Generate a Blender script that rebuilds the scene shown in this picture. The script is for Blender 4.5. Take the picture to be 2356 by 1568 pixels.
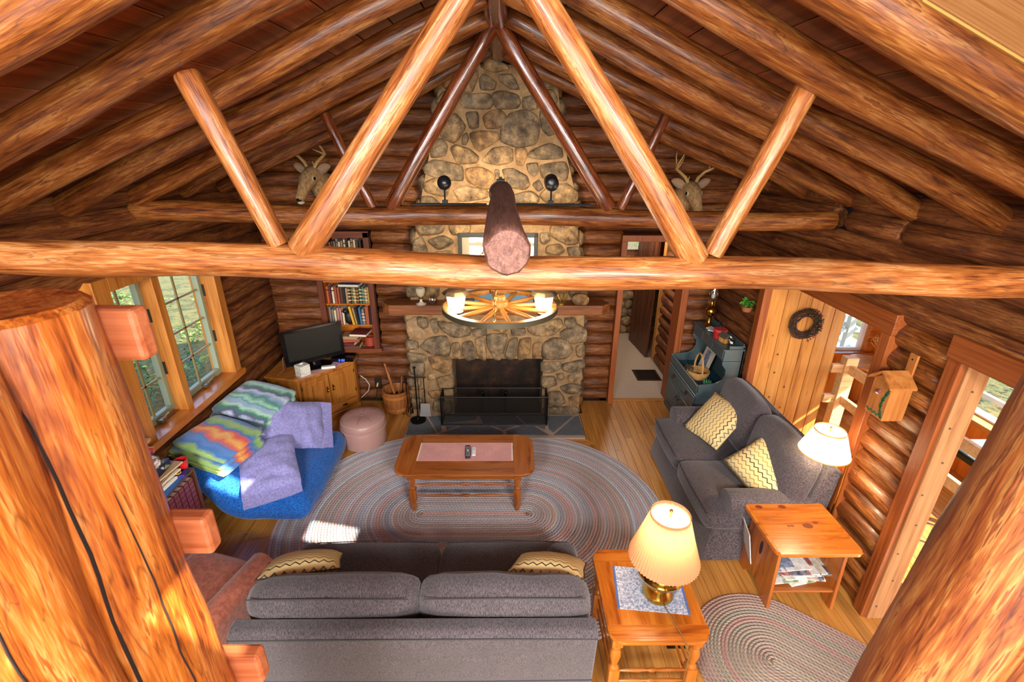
import bpy, bmesh, math, random
from mathutils import Vector, Matrix, Euler, noise
R = math.radians
random.seed(7)
scene = bpy.context.scene
for o in list(bpy.data.objects):
    bpy.data.objects.remove(o)
C = scene.collection

# ------------------------------------------------------------------ camera
cam_d = bpy.data.cameras.new('camera')
cam_d.sensor_width = 36.0
cam_d.lens = 1095.0 / 2356.0 * 36.0
cam_d.clip_start = 0.02
cam_d.clip_end = 300
cam = bpy.data.objects.new('camera', cam_d)
C.objects.link(cam)
pt, yw, rl = R(22.3), R(0.7), R(0.35)
fwd = Vector((math.sin(yw) * math.cos(pt), math.cos(yw) * math.cos(pt), -math.sin(pt)))
rt0 = Vector((math.cos(yw), -math.sin(yw), 0))
up0 = rt0.cross(fwd)
rt = math.cos(rl) * rt0 + math.sin(rl) * up0
up = -math.sin(rl) * rt0 + math.cos(rl) * up0
cam.matrix_world = Matrix(((rt.x, up.x, -fwd.x, 0), (rt.y, up.y, -fwd.y, 0), (rt.z, up.z, -fwd.z, 3.0), (0, 0, 0, 1)))
cam_d.dof.use_dof = True
cam_d.dof.focus_distance = 3.6
cam_d.dof.aperture_fstop = 5.6
scene.camera = cam

# ------------------------------------------------------------------ world, sun, large lights, exposure
world = bpy.data.worlds.new('world')
scene.world = world
world.use_nodes = True
wn = world.node_tree
bg = wn.nodes['Background']
sky = wn.nodes.new('ShaderNodeTexSky')
sky.sky_type = 'NISHITA'
sky.sun_disc = False
sky.sun_elevation = R(40)
sky.sun_rotation = R(125)
wn.links.new(sky.outputs[0], bg.inputs[0])
bg.inputs[1].default_value = 0.6

SUN_DIR = Vector((-0.63, 0.45, -0.63)).normalized()
sun_d = bpy.data.lights.new('sun', 'SUN')
sun_d.energy = 16.0
sun_d.angle = R(0.6)
sun_d.color = (1.0, 0.93, 0.8)
sun = bpy.data.objects.new('sun', sun_d)
sun.rotation_euler = SUN_DIR.to_track_quat('-Z', 'Y').to_euler()
C.objects.link(sun)

def area(name, loc, target, sx, sy, power, col):
    d = bpy.data.lights.new(name, 'AREA')
    d.shape = 'RECTANGLE'
    d.size, d.size_y, d.energy, d.color = sx, sy, power, col
    o = bpy.data.objects.new(name, d)
    o.location = loc
    o.rotation_euler = (Vector(target) - Vector(loc)).to_track_quat('-Z', 'Y').to_euler()
    C.objects.link(o)
    return o
# added area light for gable windows assumed behind the camera; back wall is solid
area('loft_gable_fill_light', (-0.1, -5.3, 2.55), (-0.1, 4.2, 1.5), 3.8, 1.9, 270, (1.0, 0.93, 0.84))
area('lower_back_fill_light', (0.0, -5.3, 1.0), (0.0, 4.0, 1.2), 3.8, 1.0, 140, (1.0, 0.92, 0.82))  # added fill for the lower room; no window stands here
# two added fill lights that brighten the floor and furniture, above and behind the camera
area('roof_fill_light_right', (1.2, -1.2, 3.28), (-.1, 3.2, .2), 1.0, .8, 200, (1.0, 0.97, 0.93))
area('roof_fill_light_left', (-1.35, -1.2, 3.28), (-.4, 3.2, .2), 1.0, .8, 200, (0.97, 0.98, 1.0))

scene.view_settings.view_transform = 'Standard'
scene.view_settings.look = 'None'
scene.view_settings.exposure = 0.62
scene.view_settings.gamma = 1.0
scene.view_settings.use_curve_mapping = False
cy = scene.cycles
cy.max_bounces, cy.diffuse_bounces, cy.glossy_bounces, cy.transmission_bounces, cy.transparent_max_bounces = 5, 3, 2, 3, 8
cy.caustics_reflective = cy.caustics_refractive = False

# ------------------------------------------------------------------ node helpers and materials
def lin(c):
    if isinstance(c, str):
        c = [int(c[i:i + 2], 16) / 255 for i in (0, 2, 4)]
    return tuple((v / 12.92 if v <= .04045 else ((v + .055) / 1.055) ** 2.4) for v in c) + (1.0,)

class NT:
    def __init__(s, name):
        s.m = bpy.data.materials.new(name)
        s.m.use_nodes = True
        s.t = s.m.node_tree
        s.p = s.t.nodes['Principled BSDF']
    def n(s, typ, ins=None, **at):
        nd = s.t.nodes.new(typ)
        for k, v in at.items():
            setattr(nd, k, v)
        for k, v in (ins or {}).items():
            s.set(nd.inputs[k], v)
        return nd
    def set(s, sock, v):
        if isinstance(v, bpy.types.NodeSocket):
            s.t.links.new(v, sock)
        elif isinstance(v, bpy.types.Node):
            s.t.links.new(v.outputs[0], sock)
        else:
            sock.default_value = v
    def math(s, op, a, b=0.0, c=0.0):
        return s.n('ShaderNodeMath', {0: a, 1: b, 2: c}, operation=op).outputs[0]
    def ramp(s, fac, stops, interp='LINEAR'):
        nd = s.n('ShaderNodeValToRGB', {0: fac})
        cr = nd.color_ramp
        cr.interpolation = interp
        while len(cr.elements) < len(stops):
            cr.elements.new(0.5)
        for e, (p, c) in zip(cr.elements, stops):
            e.position = p
            e.color = lin(c)
        return nd.outputs[0]
    def mix(s, f, a, b, bt='MIX'):
        nd = s.n('ShaderNodeMix', {0: f}, data_type='RGBA', blend_type=bt)
        for i, v in ((6, a), (7, b)):
            if isinstance(v, str):
                v = lin(v)
            s.set(nd.inputs[i], v)
        return nd.outputs[2]
    def obj(s, scale=(1, 1, 1), rnd=0.0, rot=(0, 0, 0)):
        tc = s.n('ShaderNodeTexCoord').outputs['Object']
        if rnd:
            oi = s.n('ShaderNodeObjectInfo').outputs['Random']
            k = s.math('MULTIPLY', oi, rnd)
            cb = s.n('ShaderNodeCombineXYZ', {0: k, 1: k, 2: k})
            tc = s.n('ShaderNodeVectorMath', {0: tc, 1: cb}, operation='ADD').outputs[0]
        return s.n('ShaderNodeMapping', {'Vector': tc, 'Scale': scale, 'Rotation': rot}).outputs[0]
    def noise(s, vec, scale=1.0, detail=4.0, rough=0.55, dist=0.0):
        return s.n('ShaderNodeTexNoise', {'Vector': vec, 'Scale': scale, 'Detail': detail, 'Roughness': rough, 'Distortion': dist}).outputs[0]
    def bump(s, h, strength=.3, dist=.01):
        s.set(s.p.inputs['Normal'], s.n('ShaderNodeBump', {'Height': h, 'Strength': strength, 'Distance': dist}).outputs[0])
    def out(s, col, rough=.5, metal=0.0, coat=0.0, spec=.5, sheen=0.0):
        s.set(s.p.inputs['Base Color'], lin(col) if isinstance(col, str) else col)
        s.set(s.p.inputs['Roughness'], rough)
        s.p.inputs['Metallic'].default_value = metal
        s.p.inputs['Coat Weight'].default_value = coat
        s.p.inputs['Coat Roughness'].default_value = .15
        s.p.inputs['Specular IOR Level'].default_value = spec
        s.p.inputs['Sheen Weight'].default_value = sheen
        return s.m

MC = {}
def axs(v, axis):                     # permute a scale so that its first value lies along the grain axis
    a, b, c = v
    return {'X': (a, b, c), 'Y': (b, a, c), 'Z': (b, c, a)}[axis]

def wood(key, dark, mid, light, axis='X', sc=(1.6, 16, 16), rough=.42, coat=.0, knots=.5, var=.5, bump=.25):
    k = ('wood', key, axis)
    if k in MC:
        return MC[k]
    s = NT('%s_%s' % (key, axis.lower()))
    v = s.obj(axs(sc, axis), 37.0)
    n1 = s.noise(v, 1.0, 4, .6, .5)
    v2 = s.obj(axs((sc[0] * 1.5, sc[1] * 5, sc[2] * 5), axis), 37.0)
    n2 = s.noise(v2, 1.0, 2, .6, 0)
    f = s.math('ADD', s.math('MULTIPLY', n1, .72), s.math('MULTIPLY', n2, .28))
    col = s.ramp(f, [(.30, dark), (.45, mid), (.62, light), (.75, mid)])
    if knots:
        vk = s.obj(axs((2.2, 7, 7), axis), 37.0)
        vo = s.n('ShaderNodeTexVoronoi', {'Vector': vk, 'Scale': 1.0}).outputs['Distance']
        kf = s.ramp(vo, [(.05, 'ffffff'), (.13, '000000')])
        col = s.mix(s.math('MULTIPLY', kf, knots), col, dark)
    rn = s.n('ShaderNodeObjectInfo').outputs['Random']
    val = s.math('ADD', s.math('MULTIPLY', rn, var), 1 - var / 2)
    col = s.n('ShaderNodeHueSaturation', {'Value': val, 'Color': col}).outputs[0]
    s.bump(n2, bump, .004)
    MC[k] = s.out(col, s.math('ADD', s.math('MULTIPLY', n1, .3), rough - .15), 0, coat)
    return MC[k]

def logmat(key, dark, mid, light, pale, coat=.25, rough=.4, var=.35, patch=.5, axis='X'):
    k = ('log', key, axis)
    if k in MC:
        return MC[k]
    s = NT(key)
    v = s.obj(axs((2.2, 16, 16), axis), 53.0)
    n1 = s.noise(v, 1.0, 4, .65, 1.0)
    vf = s.obj(axs((8, 170, 170), axis), 53.0)
    n2 = s.noise(vf, 1.0, 2, .6, 0)
    n3 = s.noise(s.obj(axs((4.5, 55, 55), axis), 53.0), 1.0, 3, .7, 0)
    f = s.math('ADD', s.math('ADD', s.math('MULTIPLY', n1, .45), s.math('MULTIPLY', n2, .22)), s.math('MULTIPLY', n3, .33))
    col = s.ramp(f, [(.36, dark), (.445, mid), (.52, light), (.58, pale), (.60, mid), (.66, light)])
    # thin dark checks that run along the grain
    vc = s.obj(axs((.7, 7, 7), axis), 91.0)
    nc = s.noise(vc, 1.0, 3, .6, 0)
    band = s.math('ABSOLUTE', s.math('SUBTRACT', nc, .5))
    cr = s.ramp(band, [(.0, 'ffffff'), (.007, '000000')])
    col = s.mix(s.math('MULTIPLY', cr, .55), col, dark)
    nd = s.noise(s.obj(axs((1.7, 19, 19), axis), 17.0), 1.0, 3, .6, 1.2)
    cr2 = s.ramp(s.math('ABSOLUTE', s.math('SUBTRACT', nd, .47)), [(.0, 'ffffff'), (.011, '000000')])
    col = s.mix(s.math('MULTIPLY', cr2, .55), col, dark)
    vk = s.obj(axs((1.3, 5, 5), axis), 53.0)
    vo = s.n('ShaderNodeTexVoronoi', {'Vector': vk, 'Scale': 1.0}).outputs['Distance']
    kf = s.ramp(vo, [(.04, 'ffffff'), (.12, '000000')])
    col = s.mix(s.math('MULTIPLY', kf, .7), col, dark)
    rn = s.n('ShaderNodeObjectInfo').outputs['Random']
    col = s.n('ShaderNodeHueSaturation', {'Value': s.math('ADD', s.math('MULTIPLY', rn, var), 1 - var / 2), 'Color': col}).outputs[0]
    s.bump(n3, .5, .008)
    MC[k] = s.out(col, s.math('ADD', s.math('MULTIPLY', n1, .35), rough - .17), 0, coat)
    return MC[k]

def plain(key, col, rough=.5, metal=0.0, coat=0.0, nz=0.0, nsc=40.0, bump=0.0):
    k = ('plain', key)
    if k in MC:
        return MC[k]
    s = NT(key)
    c = lin(col)
    if nz or bump:
        n1 = s.noise(s.obj((nsc,) * 3, 11.0), 1.0, 4, .6)
        if nz:
            c = s.n('ShaderNodeHueSaturation', {'Color': c, 'Value': s.math('ADD', s.math('MULTIPLY', n1, 2 * nz), 1 - nz)}).outputs[0]
        if bump:
            s.bump(n1, bump, .01)
    MC[k] = s.out(c, rough, metal, coat)
    return MC[k]

def emit(key, col, strength):
    k = ('emit', key)
    if k not in MC:
        s = NT(key)
        s.p.inputs['Emission Color'].default_value = lin(col)
        s.p.inputs['Emission Strength'].default_value = strength
        MC[k] = s.out(col, .4)
    return MC[k]

def fabric(key, c1, c2, sc=(260, 40, 60), rough=.9, nz=.5):
    k = ('fab', key)
    if k in MC:
        return MC[k]
    s = NT(key)
    n1 = s.noise(s.obj(sc, 5.0), 1.0, 2, .65, 0)
    n2 = s.noise(s.obj((7, 7, 7), 5.0), 1.0, 2)
    col = s.ramp(n1, [(.38, c1), (.62, c2)])
    col = s.n('ShaderNodeHueSaturation', {'Color': col, 'Value': s.math('ADD', s.math('MULTIPLY', n2, nz), 1 - nz / 2)}).outputs[0]
    s.bump(n1, .25, .004)
    MC[k] = s.out(col, rough, 0, 0, .25, .25)
    return MC[k]

def glass(key='window_glass', tint='ffffff', refl=.06):
    k = ('glass', key)
    if k not in MC:
        s = NT(key)
        tr = s.n('ShaderNodeBsdfTransparent', {0: lin(tint)})
        gl = s.n('ShaderNodeBsdfGlossy', {'Roughness': .02})
        mx = s.n('ShaderNodeMixShader', {0: refl, 1: tr, 2: gl})
        s.t.links.new(mx.outputs[0], s.t.nodes['Material Output'].inputs[0])
        MC[k] = s.m
    return MC[k]

# the woods of the house
LOG = lambda: logmat('peeled_log', '240d05', '63300f', '824819', 'a06a34', coat=.2, rough=.42)
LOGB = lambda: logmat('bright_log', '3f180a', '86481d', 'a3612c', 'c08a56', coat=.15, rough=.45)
LOGW = lambda: logmat('wall_log', '220e06', '5a2c0f', '7a4218', '94602e', coat=0, rough=.6)
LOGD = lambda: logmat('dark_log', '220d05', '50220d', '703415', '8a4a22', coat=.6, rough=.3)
LOGG = lambda: logmat('weathered_log', '3a2018', '6b4437', '82574a', '966a5a', coat=0, rough=.7)
LOGN = lambda a='X': logmat('near_log', '421608', '9a4812', 'bb651e', 'd08844', coat=.2, rough=.45, axis=a)
LOGR = lambda a='X': logmat('near_log_brown', '2a0d05', '6a2f10', '88481a', 'a06a34', coat=.1, rough=.5, axis=a)
CEIL = lambda a='X': wood('ceiling_board', '43190a', '7d3816', '965024', a, (1.4, 22, 22), .5, knots=.5, var=.4)
CEDAR = lambda a='X': wood('cedar_trim', '5a240c', '8a4419', '9c5424', a, (1.5, 60, 60), .45, knots=.0, var=.15)
PINE = lambda a='X': wood('yellow_pine', '84481a', 'bb7c38', 'cb9048', a, (1.2, 16, 16), .4, .15, knots=.7, var=.2)
HONEY = lambda a='X': wood('honey_pine', '7c330b', 'b5611a', 'cb7a27', a, (1.4, 14, 14), .3, .4, knots=.6, var=.1)
FLOORW = lambda a='X': wood('floor_oak', '844a1a', 'b27632', 'c48a44', a, (1.5, 30, 30), .36, .2, knots=.12, var=.32, bump=.1)
DARKW = lambda a='X': wood('dark_walnut', '2a1309', '4e2713', '64361d', a, (1.4, 18, 18), .4, knots=.2)
REDW = lambda a='X': wood('red_shelf_wood', '3d1509', '6d2f16', '80401f', a, (1.4, 18, 18), .45, knots=.2)
BLACK = lambda: plain('black_iron', '121110', .45, .6)
BRASS = lambda: plain('brass', 'c79a3e', .18, 1.0)
GREY = lambda: fabric('grey_heather', '332d2f', '5d5254', (330, 80, 80), .9, .3)

# ------------------------------------------------------------------ mesh helpers
class MB:
    def __init__(s):
        s.v, s.f = [], []
    def add(s, vs, fs):
        b = len(s.v)
        s.v += [tuple(x) for x in vs]
        s.f += [tuple(i + b for i in f) for f in fs]
        return s
    def box(s, c, d, rot=None):
        c = Vector(c)
        M = Euler(rot).to_matrix() if rot else Matrix.Identity(3)
        vs = [c + M @ Vector((x * d[0] / 2, y * d[1] / 2, z * d[2] / 2)) for x in (-1, 1) for y in (-1, 1) for z in (-1, 1)]
        return s.add(vs, [(0, 1, 3, 2), (4, 6, 7, 5), (0, 4, 5, 1), (2, 3, 7, 6), (0, 2, 6, 4), (1, 5, 7, 3)])
    def span(s, a, b):
        return s.box([(p + q) / 2 for p, q in zip(a, b)], [abs(q - p) for p, q in zip(a, b)])
    def tube(s, pts, rad, n=8, caps=True, closed=False):
        pts = [Vector(p) for p in pts]
        if not isinstance(rad, (list, tuple)):
            rad = [rad] * len(pts)
        rings, prev = [], None
        m = len(pts)
        for i, p in enumerate(pts):
            if closed:
                t = pts[(i + 1) % m] - pts[i - 1]
            else:
                t = pts[min(i + 1, m - 1)] - pts[max(i - 1, 0)]
            t.normalize()
            if prev is None:
                a = Vector((0, 0, 1)) if abs(t.z) < .9 else Vector((1, 0, 0))
                u = t.cross(a).normalized()
            else:
                u = (prev - t * prev.dot(t)).normalized()
            prev = u
            w = t.cross(u)
            rings.append([p + (u * math.cos(2 * math.pi * k / n) + w * math.sin(2 * math.pi * k / n)) * rad[i] for k in range(n)])
        vs = [q for r in rings for q in r]
        fs = []
        for i in range(m if closed else m - 1):
            j = (i + 1) % m
            for k in range(n):
                fs.append((i * n + k, i * n + (k + 1) % n, j * n + (k + 1) % n, j * n + k))
        if caps and not closed:
            fs += [tuple(range(n))[::-1], tuple(range((m - 1) * n, m * n))]
        return s.add(vs, fs)
    def lathe(s, prof, n=24, c=(0, 0, 0), axis='Z', mod=None, caps=True):
        vs, fs = [], []
        for (r, h) in prof:
            for k in range(n):
                a = 2 * math.pi * k / n
                rr = r * (mod(a, h) if mod else 1)
                x, y, z = rr * math.cos(a), rr * math.sin(a), h
                if axis == 'X':
                    x, y, z = z, x, y
                elif axis == 'Y':
                    x, y, z = x, z, -y
                vs.append((c[0] + x, c[1] + y, c[2] + z))
        m = len(prof)
        for i in range(m - 1):
            for k in range(n):
                fs.append((i * n + k, i * n + (k + 1) % n, (i + 1) * n + (k + 1) % n, (i + 1) * n + k))
        if caps:
            fs += [tuple(range(n))[::-1], tuple(range((m - 1) * n, m * n))]
        return s.add(vs, fs)
    def ball(s, c, r, n=10):
        r = r if isinstance(r, (tuple, list)) else (r, r, r)
        vs, fs = [], []
        m = n // 2
        for i in range(m + 1):
            th = math.pi * (i + .001 if i == 0 else (i - .001 if i == m else i)) / m
            for k in range(n):
                a = 2 * math.pi * k / n
                vs.append((c[0] + r[0] * math.sin(th) * math.cos(a), c[1] + r[1] * math.sin(th) * math.sin(a), c[2] + r[2] * math.cos(th)))
        for i in range(m):
            for k in range(n):
                fs.append((i * n + k, (i + 1) * n + k, (i + 1) * n + (k + 1) % n, i * n + (k + 1) % n))
        return s.add(vs, fs)
    def prism(s, poly, lo, hi, axis='Z'):
        m = len(poly)
        P = {'Z': lambda a, b, h: (a, b, h), 'Y': lambda a, b, h: (a, h, b), 'X': lambda a, b, h: (h, a, b)}[axis]
        vs = [P(a, b, lo) for a, b in poly] + [P(a, b, hi) for a, b in poly]
        fs = [tuple(range(m))[::-1], tuple(range(m, 2 * m))] + [(i, (i + 1) % m, (i + 1) % m + m, i + m) for i in range(m)]
        return s.add(vs, fs)
    def xf(s, M):
        s.v = [tuple(M @ Vector(v)) for v in s.v]
        return s
    def mesh(s, name, smooth=False, bevel=0.0, seg=2, angle=35):
        me = bpy.data.meshes.new(name)
        me.from_pydata(s.v, [], s.f)
        bm = bmesh.new()
        bm.from_mesh(me)
        bmesh.ops.recalc_face_normals(bm, faces=bm.faces)
        if bevel:
            es = [e for e in bm.edges if len(e.link_faces) == 2 and e.calc_face_angle(0) > R(angle)]
            bmesh.ops.bevel(bm, geom=es, offset=bevel, segments=seg, affect='EDGES', profile=.5, clamp_overlap=True)
        bm.to_mesh(me)
        bm.free()
        if smooth:
            me.polygons.foreach_set('use_smooth', [True] * len(me.polygons))
            if smooth != 2:
                me.set_sharp_from_angle(angle=R(40))
        return me
    def build(s, name, mat, parent=None, smooth=False, bevel=0.0, seg=2, loc=None, rot=None):
        me = s.mesh(name, smooth, bevel, seg)
        if mat:
            me.materials.append(mat)
        return put(name, me, parent, loc, rot)

def put(name, me, parent=None, loc=None, rot=None):
    o = bpy.data.objects.new(name, me)
    C.objects.link(o)
    if parent:
        o.parent = parent
    if loc is not None:
        o.location = loc
    if rot is not None:
        o.rotation_euler = rot
    return o

def tag(o, label=None, cat=None, group=None, kind=None):
    for k, v in (('label', label), ('category', cat), ('group', group), ('kind', kind)):
        if v:
            o[k] = v
    return o

def thing(name, label, cat, loc=(0, 0, 0), rz=0.0, group=None):
    o = bpy.data.objects.new(name, None)
    o.empty_display_size = .1
    C.objects.link(o)
    o.location = loc
    o.rotation_euler = (0, 0, rz)
    return tag(o, label, cat, group)

def log_mesh(name, L, r0, r1, n=14, seg=.16, wob=.012, flat=None, seed=None, tilt=0.0):
    """A peeled pole along +X: tapered, slightly bent, with knots and flats; chamfered ends."""
    sd = random.random() * 100 if seed is None else seed
    m = max(3, int(L / seg))
    xs = [0, .012] + [L * i / m for i in range(1, m)] + [L - .012, L]
    vs, fs = [], []
    for x in xs:
        t = x / L
        r = r0 + (r1 - r0) * t
        if x in (0, L):
            r *= .9
        cy = wob * (noise.noise((x * .9, sd, 0)) * 1.6)
        cz = wob * (noise.noise((x * .9, sd, 9)) * 1.6)
        for k in range(n):
            a = 2 * math.pi * k / n
            q = r * (1 + .10 * noise.noise((x * 2.2, sd + 2 * math.cos(a), 2 * math.sin(a))) + .04 * noise.noise((x * 7, sd + 4 * math.cos(a), 4 * math.sin(a))))
            y, z = cy + q * math.cos(a), cz + q * math.sin(a)
            if flat and z > flat:
                z = flat
            vs.append((x, y, z))
    k2 = len(xs)
    for i in range(k2 - 1):
        for k in range(n):
            fs.append((i * n + k, (i + 1) * n + k, (i + 1) * n + (k + 1) % n, i * n + (k + 1) % n))
    fs += [tuple(range(n)), tuple(range((k2 - 1) * n, k2 * n))[::-1]]
    b = MB().add(vs, fs)
    return b.mesh(name, True)

def axis_rot(p0, p1):
    return (Vector(p1) - Vector(p0)).to_track_quat('X', 'Z').to_euler()

def log(name, p0, p1, r0, r1, mat, parent=None, **k):
    L = (Vector(p1) - Vector(p0)).length
    me = log_mesh(name, L, r0, r1, **k)
    me.materials.append(mat)
    return put(name, me, parent, p0, axis_rot(p0, p1))

def rbox(sx, sy, sz, r, puff=0.0, n=8, wr=0.0, seed=0.0):
    """Soft cushion-like box centred on the origin."""
    bm = bmesh.new()
    bmesh.ops.create_cube(bm, size=2)
    bmesh.ops.subdivide_edges(bm, edges=bm.edges, cuts=n, use_grid_fill=True)
    h = (sx / 2, sy / 2, sz / 2)
    for v in bm.verts:
        u = v.co.copy()
        p = Vector([u[i] * h[i] for i in range(3)])
        rr = min(r, min(h) * .999)
        inner = Vector([max(-(h[i] - rr), min(h[i] - rr, p[i])) for i in range(3)])
        d = p - inner
        if d.length > 1e-9:
            # blend towards the rounded surface
            p = inner + d.normalized() * rr
        for i in range(3):
            j, k = (i + 1) % 3, (i + 2) % 3
            if abs(u[i]) > .99:
                p[i] += math.copysign(puff * (1 - u[j] ** 2) * (1 - u[k] ** 2), u[i])
        if wr:
            p += Vector((noise.noise((p.x * 7 + seed, p.y * 7, p.z * 7)), noise.noise((p.x * 7, p.y * 7 + seed, 5)), noise.noise((p.x * 6, p.y * 6, seed + 3)))) * wr
        v.co = p
    b = MB()
    bm.verts.ensure_lookup_table()
    b.add([v.co for v in bm.verts], [[v.index for v in f.verts] for f in bm.faces])
    bm.free()
    return b

def turned(L, r, kind=0):
    """A lathe profile for a turned leg / spindle of length L."""
    if kind == 0:
        return [(r * .55, 0), (r * .8, L * .03), (r * .55, L * .07), (r * .7, L * .1), (r, L * .45), (r * .9, L * .6), (r * .45, L * .72), (r * .8, L * .76), (r * .8, L * .79), (r * .45, L * .83), (r * .95, L * .9), (r * .95, L)]
    return [(r * .45, 0), (r * .7, L * .15), (r * .9, L * .3), (r * .5, L * .44), (r, L * .48), (r, L * .52), (r * .5, L * .56), (r * .9, L * .7), (r * .7, L * .85), (r * .45, L)]

# ================================================================== THE SETTING
XL, XR, YF, YB = -2.70, 2.46, 5.32, -5.5        # log faces of the side walls, far wall, back wall
RX = -0.07                                       # ridge position across the room
RIDGE_Z, EAVE_Z = 3.76, 2.68                     # rafter centre line at ridge and at the wall
def roof_z(x):                                   # height of the rafter centre line
    return RIDGE_Z - abs(x - RX) * (RIDGE_Z - EAVE_Z) / 2.57

def struct(name, mb, mat, **k):
    return tag(mb.build(name, mat, **k), kind='structure')

# ---- floor: strip planks that run along the room
sub = plain('subfloor', '3a2412', .8)
floor = struct('floor', MB().span((XL - .22, YB, -.08), (4.6, YF + .3, -.018)).span((1.2, YF + .02, -.08), (2.6, 9.2, -.018)), sub)
def plank_mesh(name, L, w, t=.018):
    return MB().span((0, -w / 2 + .0008, -t), (L - .0015, w / 2 - .0008, 0)).mesh(name, False, .0012, 1)
PW = .08
planks, seen = {}, 0
x = XL - .06
col = 0
fm = FLOORW('X')
rest = MB()
while x < 4.45:
    y = .9 - random.random() * 1.4
    while y < YF:
        L = random.choice((.9, 1.2, 1.5, 1.8, 2.2))
        y2 = min(y + L, YF)
        if x + PW > -1.13 and x < .87 and y2 > 4.44:          # stops at the hearth
            y2 = 4.44
        if y2 - y > .03:
            near = y2 > 1.5 and (x < 2.5 or y > 2.0)
            if near and seen < 290:
                key = round(y2 - y, 3)
                if key not in planks:
                    planks[key] = plank_mesh('plank', y2 - y, PW)
                    planks[key].materials.append(fm)
                put('plank', planks[key], floor, (x + PW / 2, y, 0), (0, 0, math.pi / 2))
                seen += 1
            else:
                rest.span((x + .0008, y, -.018), (x + PW - .0008, y2 - .0015, 0))
        if y2 == 4.44 and x + PW > -1.13 and x < .87:
            break
        y = y2
    x += PW
if rest.v:
    tag(rest.build('plank_field', FLOORW('Y'), floor), kind='stuff')
# border boards framing the hearth
for a, b in (((-1.2, 4.36, 0), (.95, 4.438, .004)),):
    MB().prism([(-1.22, 4.36), (.975, 4.36), (.885, 4.45), (-1.13, 4.45)], -.01, .003).build('border_board', FLOORW('X'), floor)
    MB().prism([(.976, 4.361), (.976, 5.0), (.885, 5.0), (.885, 4.452)], -.01, .003).build('border_board', FLOORW('Y'), floor)
    MB().prism([(-1.221, 4.361), (-1.131, 4.452), (-1.131, 5.0), (-1.221, 5.0)], -.01, .003).build('border_board', FLOORW('Y'), floor)

# ---- log walls
dark = plain('chinking', '1d120b', .95)
wall_left = struct('wall_left', MB().span((XL - .22, YB, 0), (XL - .13, 3.0, 2.75)).span((XL - .22, 3.0, 0), (XL - .13, 4.34, .9))
                   .span((XL - .22, 3.0, 2.14), (XL - .13, 4.34, 2.75)).span((XL - .22, 4.34, 0), (XL - .13, YF + .2, 2.75)), dark)
LS = .152
LR = .082
def course(parent, axis, fixed, a, b, z, r=LR, mat=None, ns=12):
    p0, p1 = ((a, fixed, z), (b, fixed, z)) if axis == 'X' else ((fixed, a, z), (fixed, b, z))
    return log('log', p0, p1, r * random.uniform(.96, 1.04), r * random.uniform(.96, 1.04), mat or LOGW(), parent, n=ns, seg=.3, wob=.006)
z = .075
while z < 2.66:
    segs = [(.6, YF + .05)]
    if .86 < z < 2.17:
        segs = [(.6, 2.98), (4.36, YF + .05)]
    for a, b in segs:
        course(wall_left, 'Y', XL - LR, a, b, z)
    z += LS

wall_right = struct('wall_right', MB().span((XR + .14, 2.42, 0), (XR + .2, 2.76, 2.75)).span((XR + .14, 4.36, 0), (XR + .2, YF + .2, 2.75))
                    .span((XR + .14, YB, 2.08), (XR + .2, 4.36, 2.75)).span((XR + .14, YB, 0), (XR + .2, .55, 2.1)), dark)
z = .075
while z < 2.66:
    if z < 1.93:
        segs = [(2.385, 2.80), (4.38, YF + .05)]
    elif z < 2.02:
        segs = [(2.385, 2.80), (4.38, YF + .05)]
    else:
        segs = [(.5, 1.9 if z < 2.2 else YF + .05)]
        if z < 2.2:
            segs.append((1.905, YF + .05))
        if z > 2.5:
            segs = [(.5, 1.86), (1.95, 2.97), (3.0, 3.52), (3.70, YF + .05)]
    for a, b in segs:
        course(wall_right, 'Y', XR + LR * (1.0 if b - a > 1 else .98), a, b, z, mat=LOG() if b < 2.9 else LOGW(), r=LR if z > 2.0 or b > 3 else LR * 1.02)
    z += LS

gx = lambda z_: (RIDGE_Z + .12 - z_) * 2.57 / (RIDGE_Z - EAVE_Z)
wall_far = struct('wall_far', MB().span((XL - .2, YF + .15, 0), (-2.16, YF + .2, 2.7)).span((-2.16, YF + .32, 0), (-1.5, YF + .34, 2.7)).span((-1.5, YF + .15, 0), (1.3, YF + .2, 2.7))
                  .span((2.08, YF + .15, 0), (XR + .2, YF + .2, 2.7)).span((1.3, YF + .15, 2.1), (2.08, YF + .2, 2.7))
                  .prism([(XL - .2, 2.7), (XR + .2, 2.7), (RX + .1, 3.9), (RX - .1, 3.9)], YF + .15, YF + .2, 'Y'), dark)
z = .075
while z < 3.72:
    hw = min(gx(z), 5)
    a, b = max(XL - .05, RX - hw), min(XR + .05, RX + hw)
    if z < 2.14:
        segs = [(a, -.98), (.62, 1.30), (2.09, b)]
        if .70 < z:
            segs = [(a, -2.15), (-1.51, -.98), (.62, 1.30), (2.09, b)]
    else:
        segs = [(a, -.3), (.2, b)] if z < 3.4 else [(a, b)]
    for p, q in segs:
        if q - p > .05:
            course(wall_far, 'X', YF + LR, p, q, z)
    z += LS
wall_back = struct('wall_back', MB().span((XL - .2, YB - .1, 0), (XR + .2, YB, 2.7)).prism([(XL - .2, 2.7), (XR + .2, 2.7), (RX + .1, 3.9), (RX - .1, 3.9)], YB - .1, YB, 'Y'), wood('back_wall_board', '5f2f10', '8a4a1c', 'a86228', 'X'))

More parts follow.
